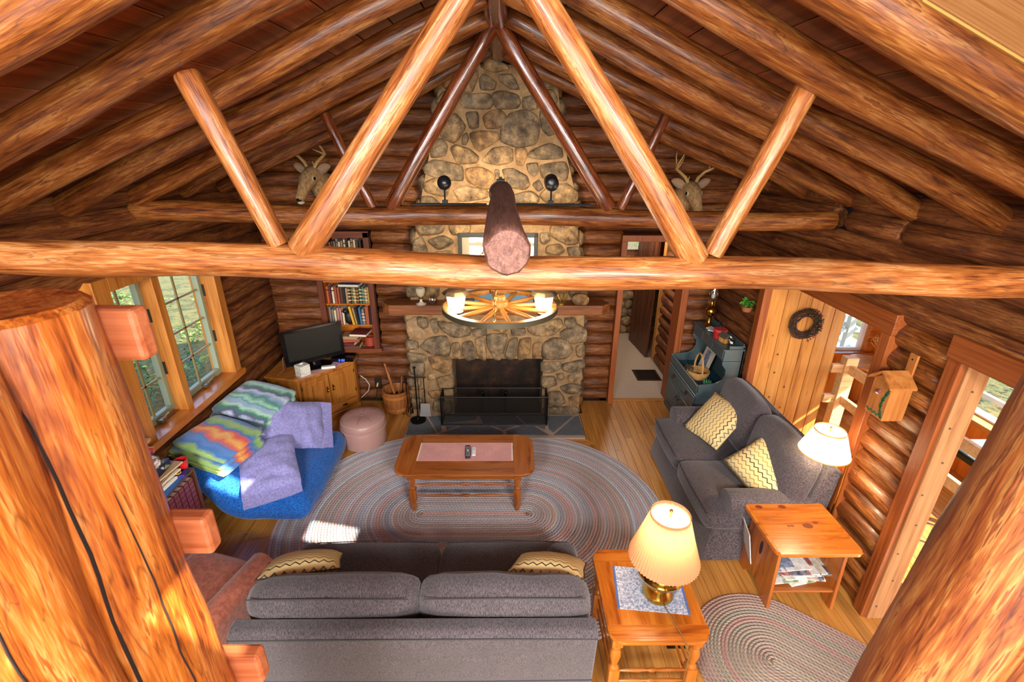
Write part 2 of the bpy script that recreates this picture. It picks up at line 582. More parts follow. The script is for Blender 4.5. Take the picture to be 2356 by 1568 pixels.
# ---- ceiling: wide boards on top of the rafters, with openings assumed beyond the frame to admit the sun patches
def slope_pt(side, s, y, off=0.0):
    """Point on one roof slope: s metres down from the ridge, off metres above the rafter centre line."""
    ln = math.hypot(2.57, RIDGE_Z - EAVE_Z)
    ux, uz = 2.57 / ln * side, -(RIDGE_Z - EAVE_Z) / ln
    nx, nz = -uz * side, abs(ux)
    return Vector((RX + ux * s + nx * off, y, RIDGE_Z + uz * s + nz * off))
def sun_hole(px, py, pz, sx, sy):
    """Opening in the right slope through which the sun reaches (px, py, pz)."""
    t = 0.0
    p = Vector((px, py, pz))
    while p.z < roof_z(p.x) + .12:
        p -= SUN_DIR * .004
    s = (p.x - RX) / (2.57 / math.hypot(2.57, RIDGE_Z - EAVE_Z))
    return (s - sx / 2, s + sx / 2, p.y - sy / 2, p.y + sy / 2)
HOLES = [sun_hole(-.74, .84, 1.93, .34, .22), sun_hole(-1.50, 3.06, 0, .34, .26), sun_hole(-2.38, 3.24, .36, .30, .20)]  # assumed roof openings, traced back from where the sun patches fall
dk = MB()
def slab(mb, side, s0, s1, y0, y1, o0, o1):
    c = [slope_pt(side, s, y, o) for s in (s0, s1) for y in (y0, y1) for o in (o0, o1)]
    mb.add(c, [(0, 1, 3, 2), (4, 6, 7, 5), (0, 4, 5, 1), (2, 3, 7, 6), (0, 2, 6, 4), (1, 5, 7, 3)])
slab(dk, -1, -.02, 3.3, YB - .3, YF + .4, .12, .2)
ys = sorted({YB - .3, YF + .4} | {h[2] for h in HOLES} | {h[3] for h in HOLES})
for y0, y1 in zip(ys, ys[1:]):
    s = -.02
    for h in sorted(HOLES):
        if h[2] < (y0 + y1) / 2 < h[3]:
            slab(dk, 1, s, h[0], y0, y1, .12, .2)
            s = h[1]
    slab(dk, 1, s, 3.3, y0, y1, .12, .2)
ceiling = struct('ceiling', dk, plain('roof_deck', '2a160c', .9))
BW = .19
for side in (-1, 1):
    k = 0
    while k * BW < 2.85:
        cuts = [.2, 1.0 + random.random() * 2, 3.2 + random.random(), YF + .12]
        for y0, y1 in zip(cuts, cuts[1:]):
            s0, s1 = k * BW + .003, (k + 1) * BW - .003
            spans = [(y0 + .002, y1 - .002)]
            for h in HOLES:
                if side == 1 and h[0] < s1 and h[1] > s0:
                    spans = [q for a, b in spans for q in ((a, min(b, h[2])), (max(a, h[3]), b)) if q[1] - q[0] > .02]
            for a, b in spans:
                c = slope_pt(side, (s0 + s1) / 2, a, .092)
                ang = math.atan2(RIDGE_Z - EAVE_Z, 2.57) * side
                m = MB().span((0, -(s1 - s0) / 2, -.011), (b - a, (s1 - s0) / 2, .011))
                o = m.build('ceiling_board', CEIL('X'), ceiling, bevel=.003, seg=1)
                o.matrix_local = Matrix.Translation(c) @ (Matrix.Rotation(ang, 4, 'Y') @ Matrix.Rotation(math.pi / 2, 4, 'Z'))
        k += 1

# ---- pale pine boards that line an assumed roof light at the upper right
pl = thing('pine_roof_lining', 'pale knotty pine boards with a golden edge at the upper right corner', 'wood panel', slope_pt(1, 2.0, 1.0, -.1))
for i, (dy, w) in enumerate(((0, .19), (-.195, .19))):
    m = MB().span((-1.0, -w / 2, -.014), (-.42, w / 2, .014))
    o = m.build('pine_board', wood('pale_pine_board', '9a6230', 'c8935a', 'd6a872', 'X', (1.2, 18, 18), .45, 0, knots=.6, var=.1), pl, bevel=.003, seg=1)
    o.matrix_local = Matrix.Translation((0, dy, 0)) @ Matrix.Rotation(math.atan2(RIDGE_Z - EAVE_Z, 2.57), 4, 'Y')
m = MB().span((-1.0, .097, -.018), (-.42, .103, .012))
m.build('edge_strip', plain('gold_edge', 'a87c3c', .5), pl).matrix_local = Matrix.Rotation(math.atan2(RIDGE_Z - EAVE_Z, 2.57), 4, 'Y')

# ---- rafters
RY = [(1.36, .076), (1.88, .070), (2.44, .066), (3.00, .066), (3.57, .066), (4.14, .064), (4.70, .064)]
RYR = [(1.43, .074), (1.88, .068), (2.42, .066), (2.97, .066), (3.55, .066), (4.13, .064), (4.70, .064)]
ordn = ['first', 'second', 'third', 'fourth', 'fifth', 'sixth', 'seventh']
for side, ylist, sn in ((-1, RY, 'left'), (1, RYR, 'right')):
    for i, (y, r) in enumerate(ylist):
        p0 = slope_pt(side, 2.86 if side < 0 else 2.80, y + (0.03 if side < 0 else 0), 0)
        p1 = slope_pt(side, .06, y, 0)
        p0.z -= .02
        o = log('log_rafter', p0, p1, r * 1.05, r * .86, LOG(), n=18, wob=.028, seg=.12)
        tag(o, 'peeled log rafter on the %s roof slope, %s of seven from the loft' % (sn, ordn[i]), 'rafter', 'log rafters')
o = log('ridge_pole', (RX, .3, RIDGE_Z + .03), (RX, 4.86, RIDGE_Z + .0), .085, .075, LOGD(), n=18, wob=.012)
tag(o, 'dark log ridge pole running along the peak of the roof', 'ridge pole')

# ---- the two log trusses
def truss(y, pre, tie, parts, post):
    """tie: (x0, z0, x1, z1, r); parts: list of (name, p0, p1, r0, r1, mat, label)"""
    o = log('tie_beam', (tie[0], y, tie[1]), (tie[2], y, tie[3]), tie[4], tie[4] * .92, tie[5], n=24, wob=.018, seg=.1)
    tag(o, tie[6], 'beam')
    for nm, p0, p1, r0, r1, mat, lab in parts:
        q = log(nm, (p0[0], p0[2], p0[1]), (p1[0], p1[2], p1[1]), r0, r1, mat, n=18, wob=.01, seg=.12)
        tag(q, lab, 'truss log', 'truss logs')
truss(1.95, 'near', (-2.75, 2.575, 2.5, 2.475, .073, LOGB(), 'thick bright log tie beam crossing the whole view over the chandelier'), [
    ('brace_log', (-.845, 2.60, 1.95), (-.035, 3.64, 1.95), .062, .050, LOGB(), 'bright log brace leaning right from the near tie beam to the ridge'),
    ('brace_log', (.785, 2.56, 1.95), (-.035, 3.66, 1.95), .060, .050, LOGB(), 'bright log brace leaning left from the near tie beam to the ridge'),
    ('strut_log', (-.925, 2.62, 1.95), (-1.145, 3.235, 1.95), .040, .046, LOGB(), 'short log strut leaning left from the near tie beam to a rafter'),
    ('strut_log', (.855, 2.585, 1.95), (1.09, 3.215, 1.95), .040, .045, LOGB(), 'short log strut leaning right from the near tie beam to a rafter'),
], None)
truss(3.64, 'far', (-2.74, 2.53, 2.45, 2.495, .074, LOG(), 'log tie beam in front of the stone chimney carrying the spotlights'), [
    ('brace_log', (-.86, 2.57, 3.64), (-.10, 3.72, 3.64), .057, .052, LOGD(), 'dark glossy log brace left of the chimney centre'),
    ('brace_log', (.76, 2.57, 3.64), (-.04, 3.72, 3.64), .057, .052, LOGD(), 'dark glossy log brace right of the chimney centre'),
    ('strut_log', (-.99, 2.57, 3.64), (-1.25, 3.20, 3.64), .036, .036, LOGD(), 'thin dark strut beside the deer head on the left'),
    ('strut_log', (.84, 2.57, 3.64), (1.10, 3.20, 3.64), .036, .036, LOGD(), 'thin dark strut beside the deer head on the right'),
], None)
# the log that lies across both tie beams
st = thing('cross_log', 'weathered grey-brown log lying lengthwise across both tie beams above the chandelier', 'log', (0, 1.74, 2.64))
log('log_body', (0, 0, 0), (-.045, 2.0, .035), .088, .08, LOGG(), st, n=24, wob=.008)
m = MB()
for k in range(25):
    a0 = 2 * math.pi * k / 24
m.tube([(-.045 + .084 * math.cos(2 * math.pi * k / 24), 1.93, .035 + .084 * math.sin(2 * math.pi * k / 24)) for k in range(24)], .006, 6, closed=True)
m.build('strap', plain('grey_strap', '5a544c', .6), st, smooth=True)
MB().span((-.075, 1.9, .112), (-.015, 1.96, .135)).span((-.055, 1.915, .135), (-.035, 1.945, .15)).build('bracket', BLACK(), st, bevel=.003)

# ---- stone fireplace and chimney
def chaikin(p, k=2):
    for i in range(k):
        q = []
        w = .86 if i == 0 else .75
        for a, b in zip(p, p[1:] + p[:1]):
            q += [(a[0] * w + b[0] * (1 - w), a[1] * w + b[1] * (1 - w)), (a[0] * (1 - w) + b[0] * w, a[1] * (1 - w) + b[1] * w)]
        p = q
    return p
FPY = 4.955
fp = thing('fireplace', 'tall fieldstone fireplace and chimney with a dark firebox and slate hearth', 'fireplace', (-.11, FPY, 0))
def stonemat():
    s = NT('fieldstone')
    v = s.obj((11, 11, 11), 29.0)
    n1 = s.noise(v, 1.0, 5, .72, 0)
    n2 = s.noise(s.obj((3, 3, 3), 31.0), 1.0, 3, .6, .4)
    col = s.ramp(n1, [(.3, '3a3128'), (.45, '665948'), (.57, '897760'), (.72, 'b8a482')])
    rn = s.n('ShaderNodeObjectInfo').outputs['Random']
    tint = s.ramp(rn, [(0, '9c938a'), (.25, 'c4b199'), (.5, '8f867c'), (.75, 'c9a884'), (1, 'a89e92')], 'CONSTANT')
    col = s.mix(.75, col, tint, 'MULTIPLY')
    col = s.n('ShaderNodeHueSaturation', {'Color': col, 'Value': 2.0, 'Saturation': 1.15}).outputs[0]
    col = s.mix(s.ramp(n2, [(.56, '000000'), (.70, '8a8a8a')]), col, 'c7ae88')
    s.bump(n1, .7, .03)
    return s.out(col, .72)
STONE = stonemat()
sm_ = NT('mortar')
nm_ = sm_.noise(sm_.obj((9, 9, 9)), 1.0, 4, .7)
MORTAR = sm_.out(sm_.ramp(nm_, [(.3, '75593a'), (.5, '967650'), (.7, 'b08e66')]), .9)
sm_.bump(nm_, .6, .02)
OL = [(-1.13, 0), (-1.12, .8), (-1.10, 1.3), (-1.03, 1.6), (-.98, 2.08), (-.86, 2.58), (-.75, 3.0), (-.64, 3.55), (-.58, 3.68), (.42, 3.68), (.48, 3.55), (.57, 3.02), (.70, 2.58), (.77, 2.07), (.87, 1.46), (.89, .8), (.885, 0)]
body = MB()
def strip(x0l, x0r, z0, x1l, x1r, z1):
    body.prism([(x0l + .11, z0), (x0r + .11, z0), (x1r + .11, z1), (x1l + .11, z1)], 0, .52, 'Y')
lf = [(x_, z_) for x_, z_ in OL[:9]]
rg = [(x_, z_) for x_, z_ in OL[9:]][::-1]
def edge(tab, z_):
    for (xa, za), (xb, zb) in zip(tab, tab[1:]):
        if za <= z_ <= zb:
            return xa + (xb - xa) * (z_ - za) / (zb - za)
    return tab[-1][0]
zs = sorted({0, .4, .75, .8, 1.3, 1.46, 1.6, 2.07, 2.58, 3.0, 3.55, 3.68})
for z0, z1 in zip(zs, zs[1:]):
    if z1 <= .76:
        strip(edge(lf, z0) + .02, -.63, z0, edge(lf, z1) + .02, -.63, z1)
        strip(.42, edge(rg, z0) - .02, z0, .42, edge(rg, z1) - .02, z1)
    else:
        strip(edge(lf, z0) + .02, edge(rg, z0) - .02, z0, edge(lf, z1) + .02, edge(rg, z1) - .02, z1)
body.build('mortar_body', MORTAR, fp)
soot = NT('sooty_firebrick')
nv = soot.noise(soot.obj((5, 5, 5)), 1.0, 6, .65)
SOOT = soot.out(soot.ramp(nv, [(.3, '0e0a07'), (.5, '2a1a10'), (.72, '55361f')]), .9)
MB().span((-.56, .40, 0), (.57, .45, .8)).span((-.56, 0.02, 0), (-.52, .42, .8)).span((.53, 0.02, 0), (.56, .42, .8)).span((-.56, .02, .735), (.57, .45, .755)).build('firebox', SOOT, fp)
def stone_mesh(poly, depth, sd):
    p = chaikin(poly, 2)
    mx, mz = sum(a for a, b in p) / len(p), sum(b for a, b in p) / len(p)
    p = [(mx + (a - mx) * 1.1, mz + (b - mz) * 1.1) for a, b in p]
    cx = sum(a for a, b in p) / len(p)
    cz = sum(b for a, b in p) / len(p)
    n = len(p)
    vs, fs = [], []
    rings = [(1.02, .03), (1.0, -.35 * depth), (.90, -.8 * depth), (.68, -1.0 * depth), (.35, -1.08 * depth)]
    for sc_, d in rings:
        for k, (a, b) in enumerate(p):
            ja = noise.noise((a * 5 + sd, b * 5, d * 9)) * .012
            vs.append(((a - cx) * sc_, d + ja * (1 if sc_ < 1 else 0) * 1.6, (b - cz) * sc_))
    vs.append((0, -1.1 * depth, 0))
    for i in range(len(rings) - 1):
        for k in range(n):
            fs.append((i * n + k, i * n + (k + 1) % n, (i + 1) * n + (k + 1) % n, (i + 1) * n + k))
    t = (len(rings) - 1) * n
    for k in range(n):
        fs.append((t + k, t + (k + 1) % n, len(vs) - 1))
    me = MB().add(vs, fs).mesh('stone', 2)
    me.materials.append(STONE)
    return me, (cx, cz)
STONES = [
    [(-0.424,3.434),(-0.177,3.446),(-0.132,3.396),(-0.156,3.314),(-0.417,3.323)],
    [(-0.132,3.446),(-0.053,3.467),(0.093,3.438),(0.122,3.377),(0.095,3.326),(-0.087,3.315),(-0.132,3.376)],
    [(0.145,3.408),(0.218,3.428),(0.275,3.409),(0.283,3.317),(0.152,3.306)],
    [(0.301,3.469),(0.419,3.485),(0.473,3.4),(0.436,3.338),(0.333,3.358)],
    [(-0.39,3.282),(-0.27,3.293),(-0.267,3.158),(-0.354,3.147)],
    [(-0.225,3.252),(-0.144,3.304),(-0.053,3.305),(-0.008,3.253),(-0.065,3.159),(-0.192,3.148)],
    [(0.027,3.274),(0.175,3.306),(0.278,3.255),(0.305,3.14),(0.273,3.022),(0.11,2.989),(-0.054,3.042),(-0.042,3.17)],
    [(-0.579,3.25),(-0.476,3.271),(-0.393,3.168),(-0.436,3.093),(-0.509,3.018),(-0.633,3.082)],
    [(-0.425,3.083),(-0.383,3.115),(-0.362,3.062),(-0.393,3.003),(-0.433,3.008)],
    [(-0.355,3.104),(-0.239,3.126),(-0.1,3.117),(-0.077,3.053),(-0.171,2.998),(-0.265,2.949),(-0.311,2.987)],
    [(-0.717,3.038),(-0.623,3.06),(-0.568,2.996),(-0.595,2.909),(-0.738,2.886)],
    [(-0.54,2.975),(-0.486,3.002),(-0.359,2.965),(-0.278,2.9),(-0.303,2.844),(-0.481,2.832)],
    [(-0.244,2.856),(-0.136,2.977),(-0.019,2.988),(0.051,2.967),(0.052,2.857),(-0.078,2.823)],
    [(0.075,2.978),(0.18,2.979),(0.199,2.913),(0.159,2.825),(0.099,2.824)],
    [(0.205,2.902),(0.239,2.957),(0.401,3.023),(0.52,2.981),(0.536,2.893),(0.347,2.876)],
    [(-0.808,2.797),(-0.715,2.87),(-0.446,2.821),(-0.439,2.675),(-0.665,2.697),(-0.794,2.741)],
    [(-0.399,2.788),(-0.245,2.8),(-0.138,2.745),(-0.128,2.608),(-0.248,2.607),(-0.391,2.675)],
    [(-0.12,2.778),(-0.073,2.779),(-0.079,2.677),(-0.109,2.665)],
    [(-0.043,2.779),(0.064,2.791),(0.196,2.724),(0.222,2.644),(0.174,2.598),(0.029,2.62)],
    [(0.188,2.836),(0.301,2.848),(0.309,2.758),(0.268,2.718),(0.213,2.758)],
    [(0.325,2.825),(0.561,2.86),(0.6,2.782),(0.582,2.68),(0.352,2.702)],
    [(0.252,2.644),(0.317,2.696),(0.367,2.61),(0.308,2.581)],
    [(-0.823,2.65),(-0.688,2.708),(-0.573,2.629),(-0.601,2.524),(-0.804,2.57)],
    [(-0.532,2.583),(-0.428,2.629),(-0.2,2.596),(-0.201,2.515),(-0.458,2.478)],
    [(0.415,2.622),(0.595,2.657),(0.703,2.566),(0.69,2.472),(0.408,2.47),(0.333,2.541)],
    [(0.078,2.551),(0.235,2.587),(0.321,2.529),(0.311,2.47),(0.091,2.469)],
    [(-0.856,2.523),(-0.747,2.524),(-0.666,2.454),(-0.695,2.359),(-0.86,2.37)],
    [(-0.253,3.564),(-0.208,3.604),(-0.097,3.536),(-0.12,3.476),(-0.244,3.475)],
    [(-0.075,3.595),(0.047,3.606),(0.116,3.478),(0.026,3.487),(-0.064,3.546)],
    [(-0.24,3.662),(-0.184,3.729),(-0.008,3.683),(0.014,3.644),(-0.119,3.614)],
    [(-0.613,3.582),(-0.451,3.612),(-0.421,3.514),(-0.568,3.473)],
    [(0.18,3.626),(0.416,3.559),(0.429,3.51),(0.306,3.489),(0.215,3.568)],
    [(-0.651,3.393),(-0.58,3.463),(-0.515,3.414),(-0.485,3.312),(-0.578,3.281),(-0.648,3.342)],
    [(0.311,3.307),(0.459,3.318),(0.515,3.215),(0.513,3.141),(0.399,3.088),(0.327,3.161)],
    [(-0.42,3.553),(-0.274,3.633),(-0.264,3.574),(-0.323,3.455),(-0.412,3.454)],
    [(0.336,2.446),(0.458,2.447),(0.462,2.352),(0.351,2.351)],
    [(-0.629,2.454),(-0.397,2.461),(-0.413,2.354),(-0.621,2.359)],
    [(-0.348,2.467),(-0.129,2.48),(-0.056,2.409),(-0.142,2.337),(-0.327,2.348)],
    [(0.495,2.453),(0.715,2.46),(0.733,2.353),(0.524,2.34)],
    [(-0.007,2.457),(0.287,2.452),(0.277,2.351),(0.018,2.338)],
    [(-0.355,3.851),(-0.225,3.861),(-0.205,3.758),(-0.273,3.662),(-0.395,3.651)],
    [(0.057,3.844),(0.166,3.836),(0.224,3.665),(0.169,3.636),(0.058,3.664)],
    [(-0.94,2.252),(-0.632,2.268),(-0.667,2.167),(-0.889,2.144)],
    [(-0.596,2.254),(-0.369,2.262),(-0.387,2.168),(-0.564,2.152)],
    [(-0.818,2.093),(-0.653,2.145),(-0.538,2.079),(-0.705,1.996)],
    [(-0.967,2.077),(-0.875,2.136),(-0.831,2.011),(-0.827,1.951),(-0.976,1.958)],
    [(0.452,2.244),(0.717,2.252),(0.735,2.069),(0.624,2.054),(0.456,2.142)],
    [(0.344,2.171),(0.425,2.178),(0.45,2.112),(0.384,2.068),(0.347,2.082)],
    [(0.415,2.038),(0.549,2.061),(0.604,1.994),(0.524,1.948),(0.41,1.963)],
    [(0.625,2.024),(0.76,2.032),(0.782,1.903),(0.661,1.918)],
    [(-0.797,1.959),(-0.571,1.989),(-0.561,1.868),(-0.758,1.852)],
    [(0.389,1.917),(0.6,1.926),(0.59,1.811),(0.407,1.818)],
    [(-0.995,1.912),(-0.829,1.928),(-0.807,1.791),(-1.02,1.775)],
    [(0.617,1.888),(0.799,1.888),(0.822,1.749),(0.638,1.764)],
    [(-0.76,1.822),(-0.547,1.838),(-0.553,1.698),(-0.752,1.682)],
    [(-1.053,1.743),(-0.794,1.752),(-0.816,1.634),(-1.07,1.626)],
    [(0.393,1.779),(0.592,1.78),(0.582,1.654),(0.413,1.654)],
    [(0.625,1.725),(0.824,1.718),(0.847,1.607),(0.646,1.607)],
    [(-1.079,1.602),(-0.925,1.61),(-0.918,1.49),(-1.073,1.482)],
    [(0.663,1.575),(0.865,1.567),(0.863,1.487),(0.683,1.494)],
    [(-0.879,1.602),(-0.725,1.619),(-0.732,1.491),(-0.872,1.482)],
    [(-0.98,1.26),(-0.871,1.244),(-0.869,1.142),(-0.926,1.125),(-0.986,1.176)],
    [(-1.103,1.193),(-0.996,1.26),(-0.957,1.142),(-0.897,1.074),(-0.918,0.996),(-1.078,1.005),(-1.104,1.091)],
    [(-0.857,1.21),(-0.76,1.244),(-0.753,1.091),(-0.803,1.057)],
    [(-0.746,1.21),(-0.4,1.143),(-0.419,1.04),(-0.596,1.014),(-0.72,1.108)],
    [(-0.385,1.109),(-0.225,1.135),(-0.226,1.041),(-0.371,1.032)],
    [(-0.177,1.178),(0.03,1.178),(-0.002,1.084),(-0.13,1.092)],
    [(0.046,1.127),(0.206,1.127),(0.207,1.041),(0.063,1.032)],
    [(0.222,1.127),(0.584,1.247),(0.621,1.145),(0.513,1.042),(0.32,1.033)],
    [(0.64,1.247),(0.759,1.247),(0.772,1.162),(0.702,1.12),(0.644,1.162)],
    [(0.6,1.077),(0.779,1.179),(0.888,1.094),(0.888,0.973),(0.744,0.938),(0.627,1.007)],
    [(-0.973,0.9),(-0.87,1.005),(-0.676,1.031),(-0.641,0.9),(-0.654,0.794),(-0.849,0.812)],
    [(-0.624,0.936),(-0.534,0.953),(-0.509,0.749),(-0.606,0.776)],
    [(-0.503,0.936),(-0.389,0.971),(-0.345,0.758),(-0.444,0.731),(-0.499,0.794)],
    [(-0.356,0.988),(-0.259,1.015),(-0.222,0.794),(-0.247,0.732),(-0.328,0.776)],
    [(-0.226,1.041),(-0.002,1.058),(-0.002,0.954),(-0.067,0.75),(-0.132,0.75),(-0.212,0.901)],
    [(0.031,0.989),(0.127,1.007),(0.097,0.777),(0.048,0.75),(-0.026,0.777)],
    [(0.144,0.989),(0.28,1.007),(0.244,0.777),(0.146,0.741),(0.121,0.795)],
    [(0.298,0.937),(0.395,0.955),(0.392,0.777),(0.294,0.759)],
    [(0.42,0.937),(0.514,1.007),(0.677,0.99),(0.749,0.849),(0.672,0.76),(0.409,0.75)],
    [(0.779,0.902),(0.866,0.938),(0.892,0.778),(0.802,0.778)],
    [(-0.892,0.776),(-0.655,0.785),(-0.626,0.686),(-0.698,0.558),(-0.843,0.631)],
    [(-1.12,0.987),(-1.0,0.97),(-0.99,0.882),(-1.105,0.864)],
    [(-1.124,0.829),(-0.93,0.811),(-0.92,0.722),(-1.116,0.722)],
    [(0.402,0.705),(0.607,0.723),(0.628,0.632),(0.498,0.568),(0.405,0.595)],
    [(0.642,0.687),(0.87,0.742),(0.9,0.651),(0.747,0.577),(0.645,0.614)],
    [(0.573,0.559),(0.656,0.568),(0.667,0.503),(0.61,0.484)],
    [(0.716,0.54),(0.862,0.605),(0.885,0.503),(0.804,0.447),(0.718,0.484)],
    [(0.408,0.521),(0.549,0.531),(0.587,0.428),(0.471,0.371),(0.411,0.409)],
    [(0.622,0.39),(0.754,0.437),(0.882,0.409),(0.881,0.295),(0.693,0.314)],
    [(0.49,0.314),(0.625,0.333),(0.699,0.198),(0.599,0.139),(0.495,0.159)],
    [(0.738,0.256),(0.865,0.275),(0.863,0.159),(0.752,0.159)],
    [(-1.101,0.703),(-0.937,0.704),(-0.948,0.539),(-1.095,0.557)],
    [(-0.913,0.557),(-0.813,0.576),(-0.818,0.493),(-0.901,0.483)],
    [(-0.817,0.502),(-0.615,0.558),(-0.623,0.371),(-0.775,0.351)],
    [(-1.149,0.502),(-0.999,0.52),(-1.007,0.389),(-1.14,0.408)],
    [(-0.927,0.332),(-0.758,0.351),(-0.764,0.237),(-0.882,0.237)],
    [(-1.144,0.351),(-0.958,0.37),(-0.965,0.275),(-1.134,0.265)],
    [(-1.119,0.237),(-0.984,0.237),(-1.027,0.1),(-1.112,0.1)],
    [(-0.85,0.217),(-0.647,0.208),(-0.654,0.041),(-0.874,0.081)],
    [(0.445,0.12),(0.857,0.129),(0.862,0.041),(0.448,0.031)],
    [(-0.67,1.475),(-0.437,1.508),(-0.378,1.377),(-0.506,1.311),(-0.662,1.327)],
    [(-0.344,1.475),(-0.064,1.492),(-0.065,1.345),(-0.316,1.328)],
    [(-0.018,1.476),(0.153,1.501),(0.218,1.346),(-0.002,1.329)],
    [(0.247,1.461),(0.465,1.478),(0.486,1.33),(0.266,1.313)],
]
SLATES = [
    [(-1.118,4.491),(-1.135,4.895),(-0.96,4.906),(-0.785,4.538),(-0.928,4.5)],
    [(-0.932,4.906),(-0.772,4.906),(-0.732,4.586),(-0.764,4.544)],
    [(-0.708,4.722),(-0.512,4.722),(-0.672,4.596)],
    [(-0.751,4.525),(-0.467,4.722),(-0.257,4.722),(-0.059,4.586),(-0.024,4.518),(-0.472,4.509)],
    [(-0.224,4.722),(0.197,4.721),(-0.035,4.605)],
    [(-0.008,4.582),(0.241,4.721),(0.286,4.721),(0.488,4.489),(-0.002,4.508)],
    [(0.308,4.721),(0.447,4.721),(0.438,4.605)],
    [(0.489,4.905),(0.798,4.905),(0.526,4.55),(0.478,4.624)],
    [(0.52,4.489),(0.814,4.894),(0.861,4.905),(0.872,4.488)],
    [(-0.755,4.906),(-0.345,4.905),(-0.363,4.82),(-0.713,4.743)],
    [(-0.322,4.905),(0.112,4.905),(0.198,4.742),(-0.269,4.742)],
    [(0.134,4.905),(0.466,4.905),(0.454,4.742),(0.22,4.742)],
]
for i, poly in enumerate(STONES):
    me, (cx, cz) = stone_mesh(poly, random.uniform(.03, .055), i * 1.7)
    put('stone', me, fp, (cx + .11, 0, cz))
# corner stones give the chimney its knobbly outline
z = .08
while z < 3.6:
    for tab, sgn in ((lf, -1), (rg, 1)):
        h = random.uniform(.12, .2)
        xe = edge(tab, min(z + h / 2, 3.6))
        w = random.uniform(.05, .075)
        b = rbox(w * 2, random.uniform(.22, .34), h * .98, .06, .01, 4, .012, z)
        b.build('stone', STONE, fp, 2, loc=(xe + .11 - sgn * .03, .18, z + h / 2), rot=(0, 0, random.uniform(-.1, .1)))
    z += .175
# slate hearth
hearth = MB().span((-1.02, -.50, 0), (.985, 0.02, .018)).build('hearth', plain('hearth_grout', 'b09a86', .9), fp)
SLATE = plain('slate', '63676c', .7, 0, 0, .5, 22, .4)
for poly in SLATES:
    cx = sum(a for a, b in poly) / len(poly)
    cy = sum(b for a, b in poly) / len(poly)
    b = MB().prism([((a - cx) * .985, (c - cy) * .985) for a, c in poly], 0, .010)
    b.build('slate', SLATE, hearth, bevel=.002, seg=1, loc=(cx + .11, cy - FPY, .018))
# mantel slab with clipped ends
MB().prism([(-1.13, -.20), (-1.22, -.1), (-1.2, .06), (1.15, .06), (1.22, -.1), (1.12, -.20)], 1.34, 1.45).build('mantel', wood('mantel_wood', '4a230d', '85471a', 'a05f28', 'X', (1.5, 14, 14), .5), fp, bevel=.012)

# ---- built trim: far-wall doorway
tr = struct('trim_1', MB().span((1.27, 5.24, 0), (1.335, 5.50, 2.03)).span((2.02, 5.26, 0), (2.10, 5.50, 2.03)).span((1.27, 5.24, 2.03), (2.12, 5.50, 2.10)), CEDAR('Z'), bevel=.004)
tr = struct('trim_2', MB().span((1.28, 5.30, 0), (2.03, 5.36, .012)), PINE('X'), bevel=.003)

# ---- right wall openings: headers, jambs, heavy post
struct('trim_3', MB().span((2.43, 2.77, 1.90), (2.60, 4.40, 2.04)), CEDAR('Y'), bevel=.005)
struct('trim_4', MB().span((2.43, 2.775, 0), (2.60, 2.86, 1.90)).span((2.43, 4.30, 0), (2.6, 4.39, 1.90)), CEDAR('Z'), bevel=.005)
struct('trim_5', MB().span((2.43, .5, 1.935), (2.60, 2.385, 2.065)), CEDAR('Y'), bevel=.005)
struct('trim_6', MB().span((2.45, 2.30, 0), (2.485, 2.385, 1.935)), CEDAR('Z'), bevel=.004)
struct('trim_7', MB().span((2.485, 2.285, 0), (2.62, 2.385, 1.935)), wood('weathered_post', '7a4a26', 'a26f43', 'b98657', 'Z', (1.5, 40, 40), .7, knots=.4, var=.1), bevel=.004)
bm_ = MB()
for k in range(8):
    bm_.lathe([(.006, 0), (.006, .006), (.003, .008)], 8, (2.535 + (.02 if k % 2 else -.02), 2.28, .12 + k * .235), 'Y')
bm_.build('bolt', plain('grey_bolt', '6a6258', .5, .6), bpy.data.objects['trim_7'])

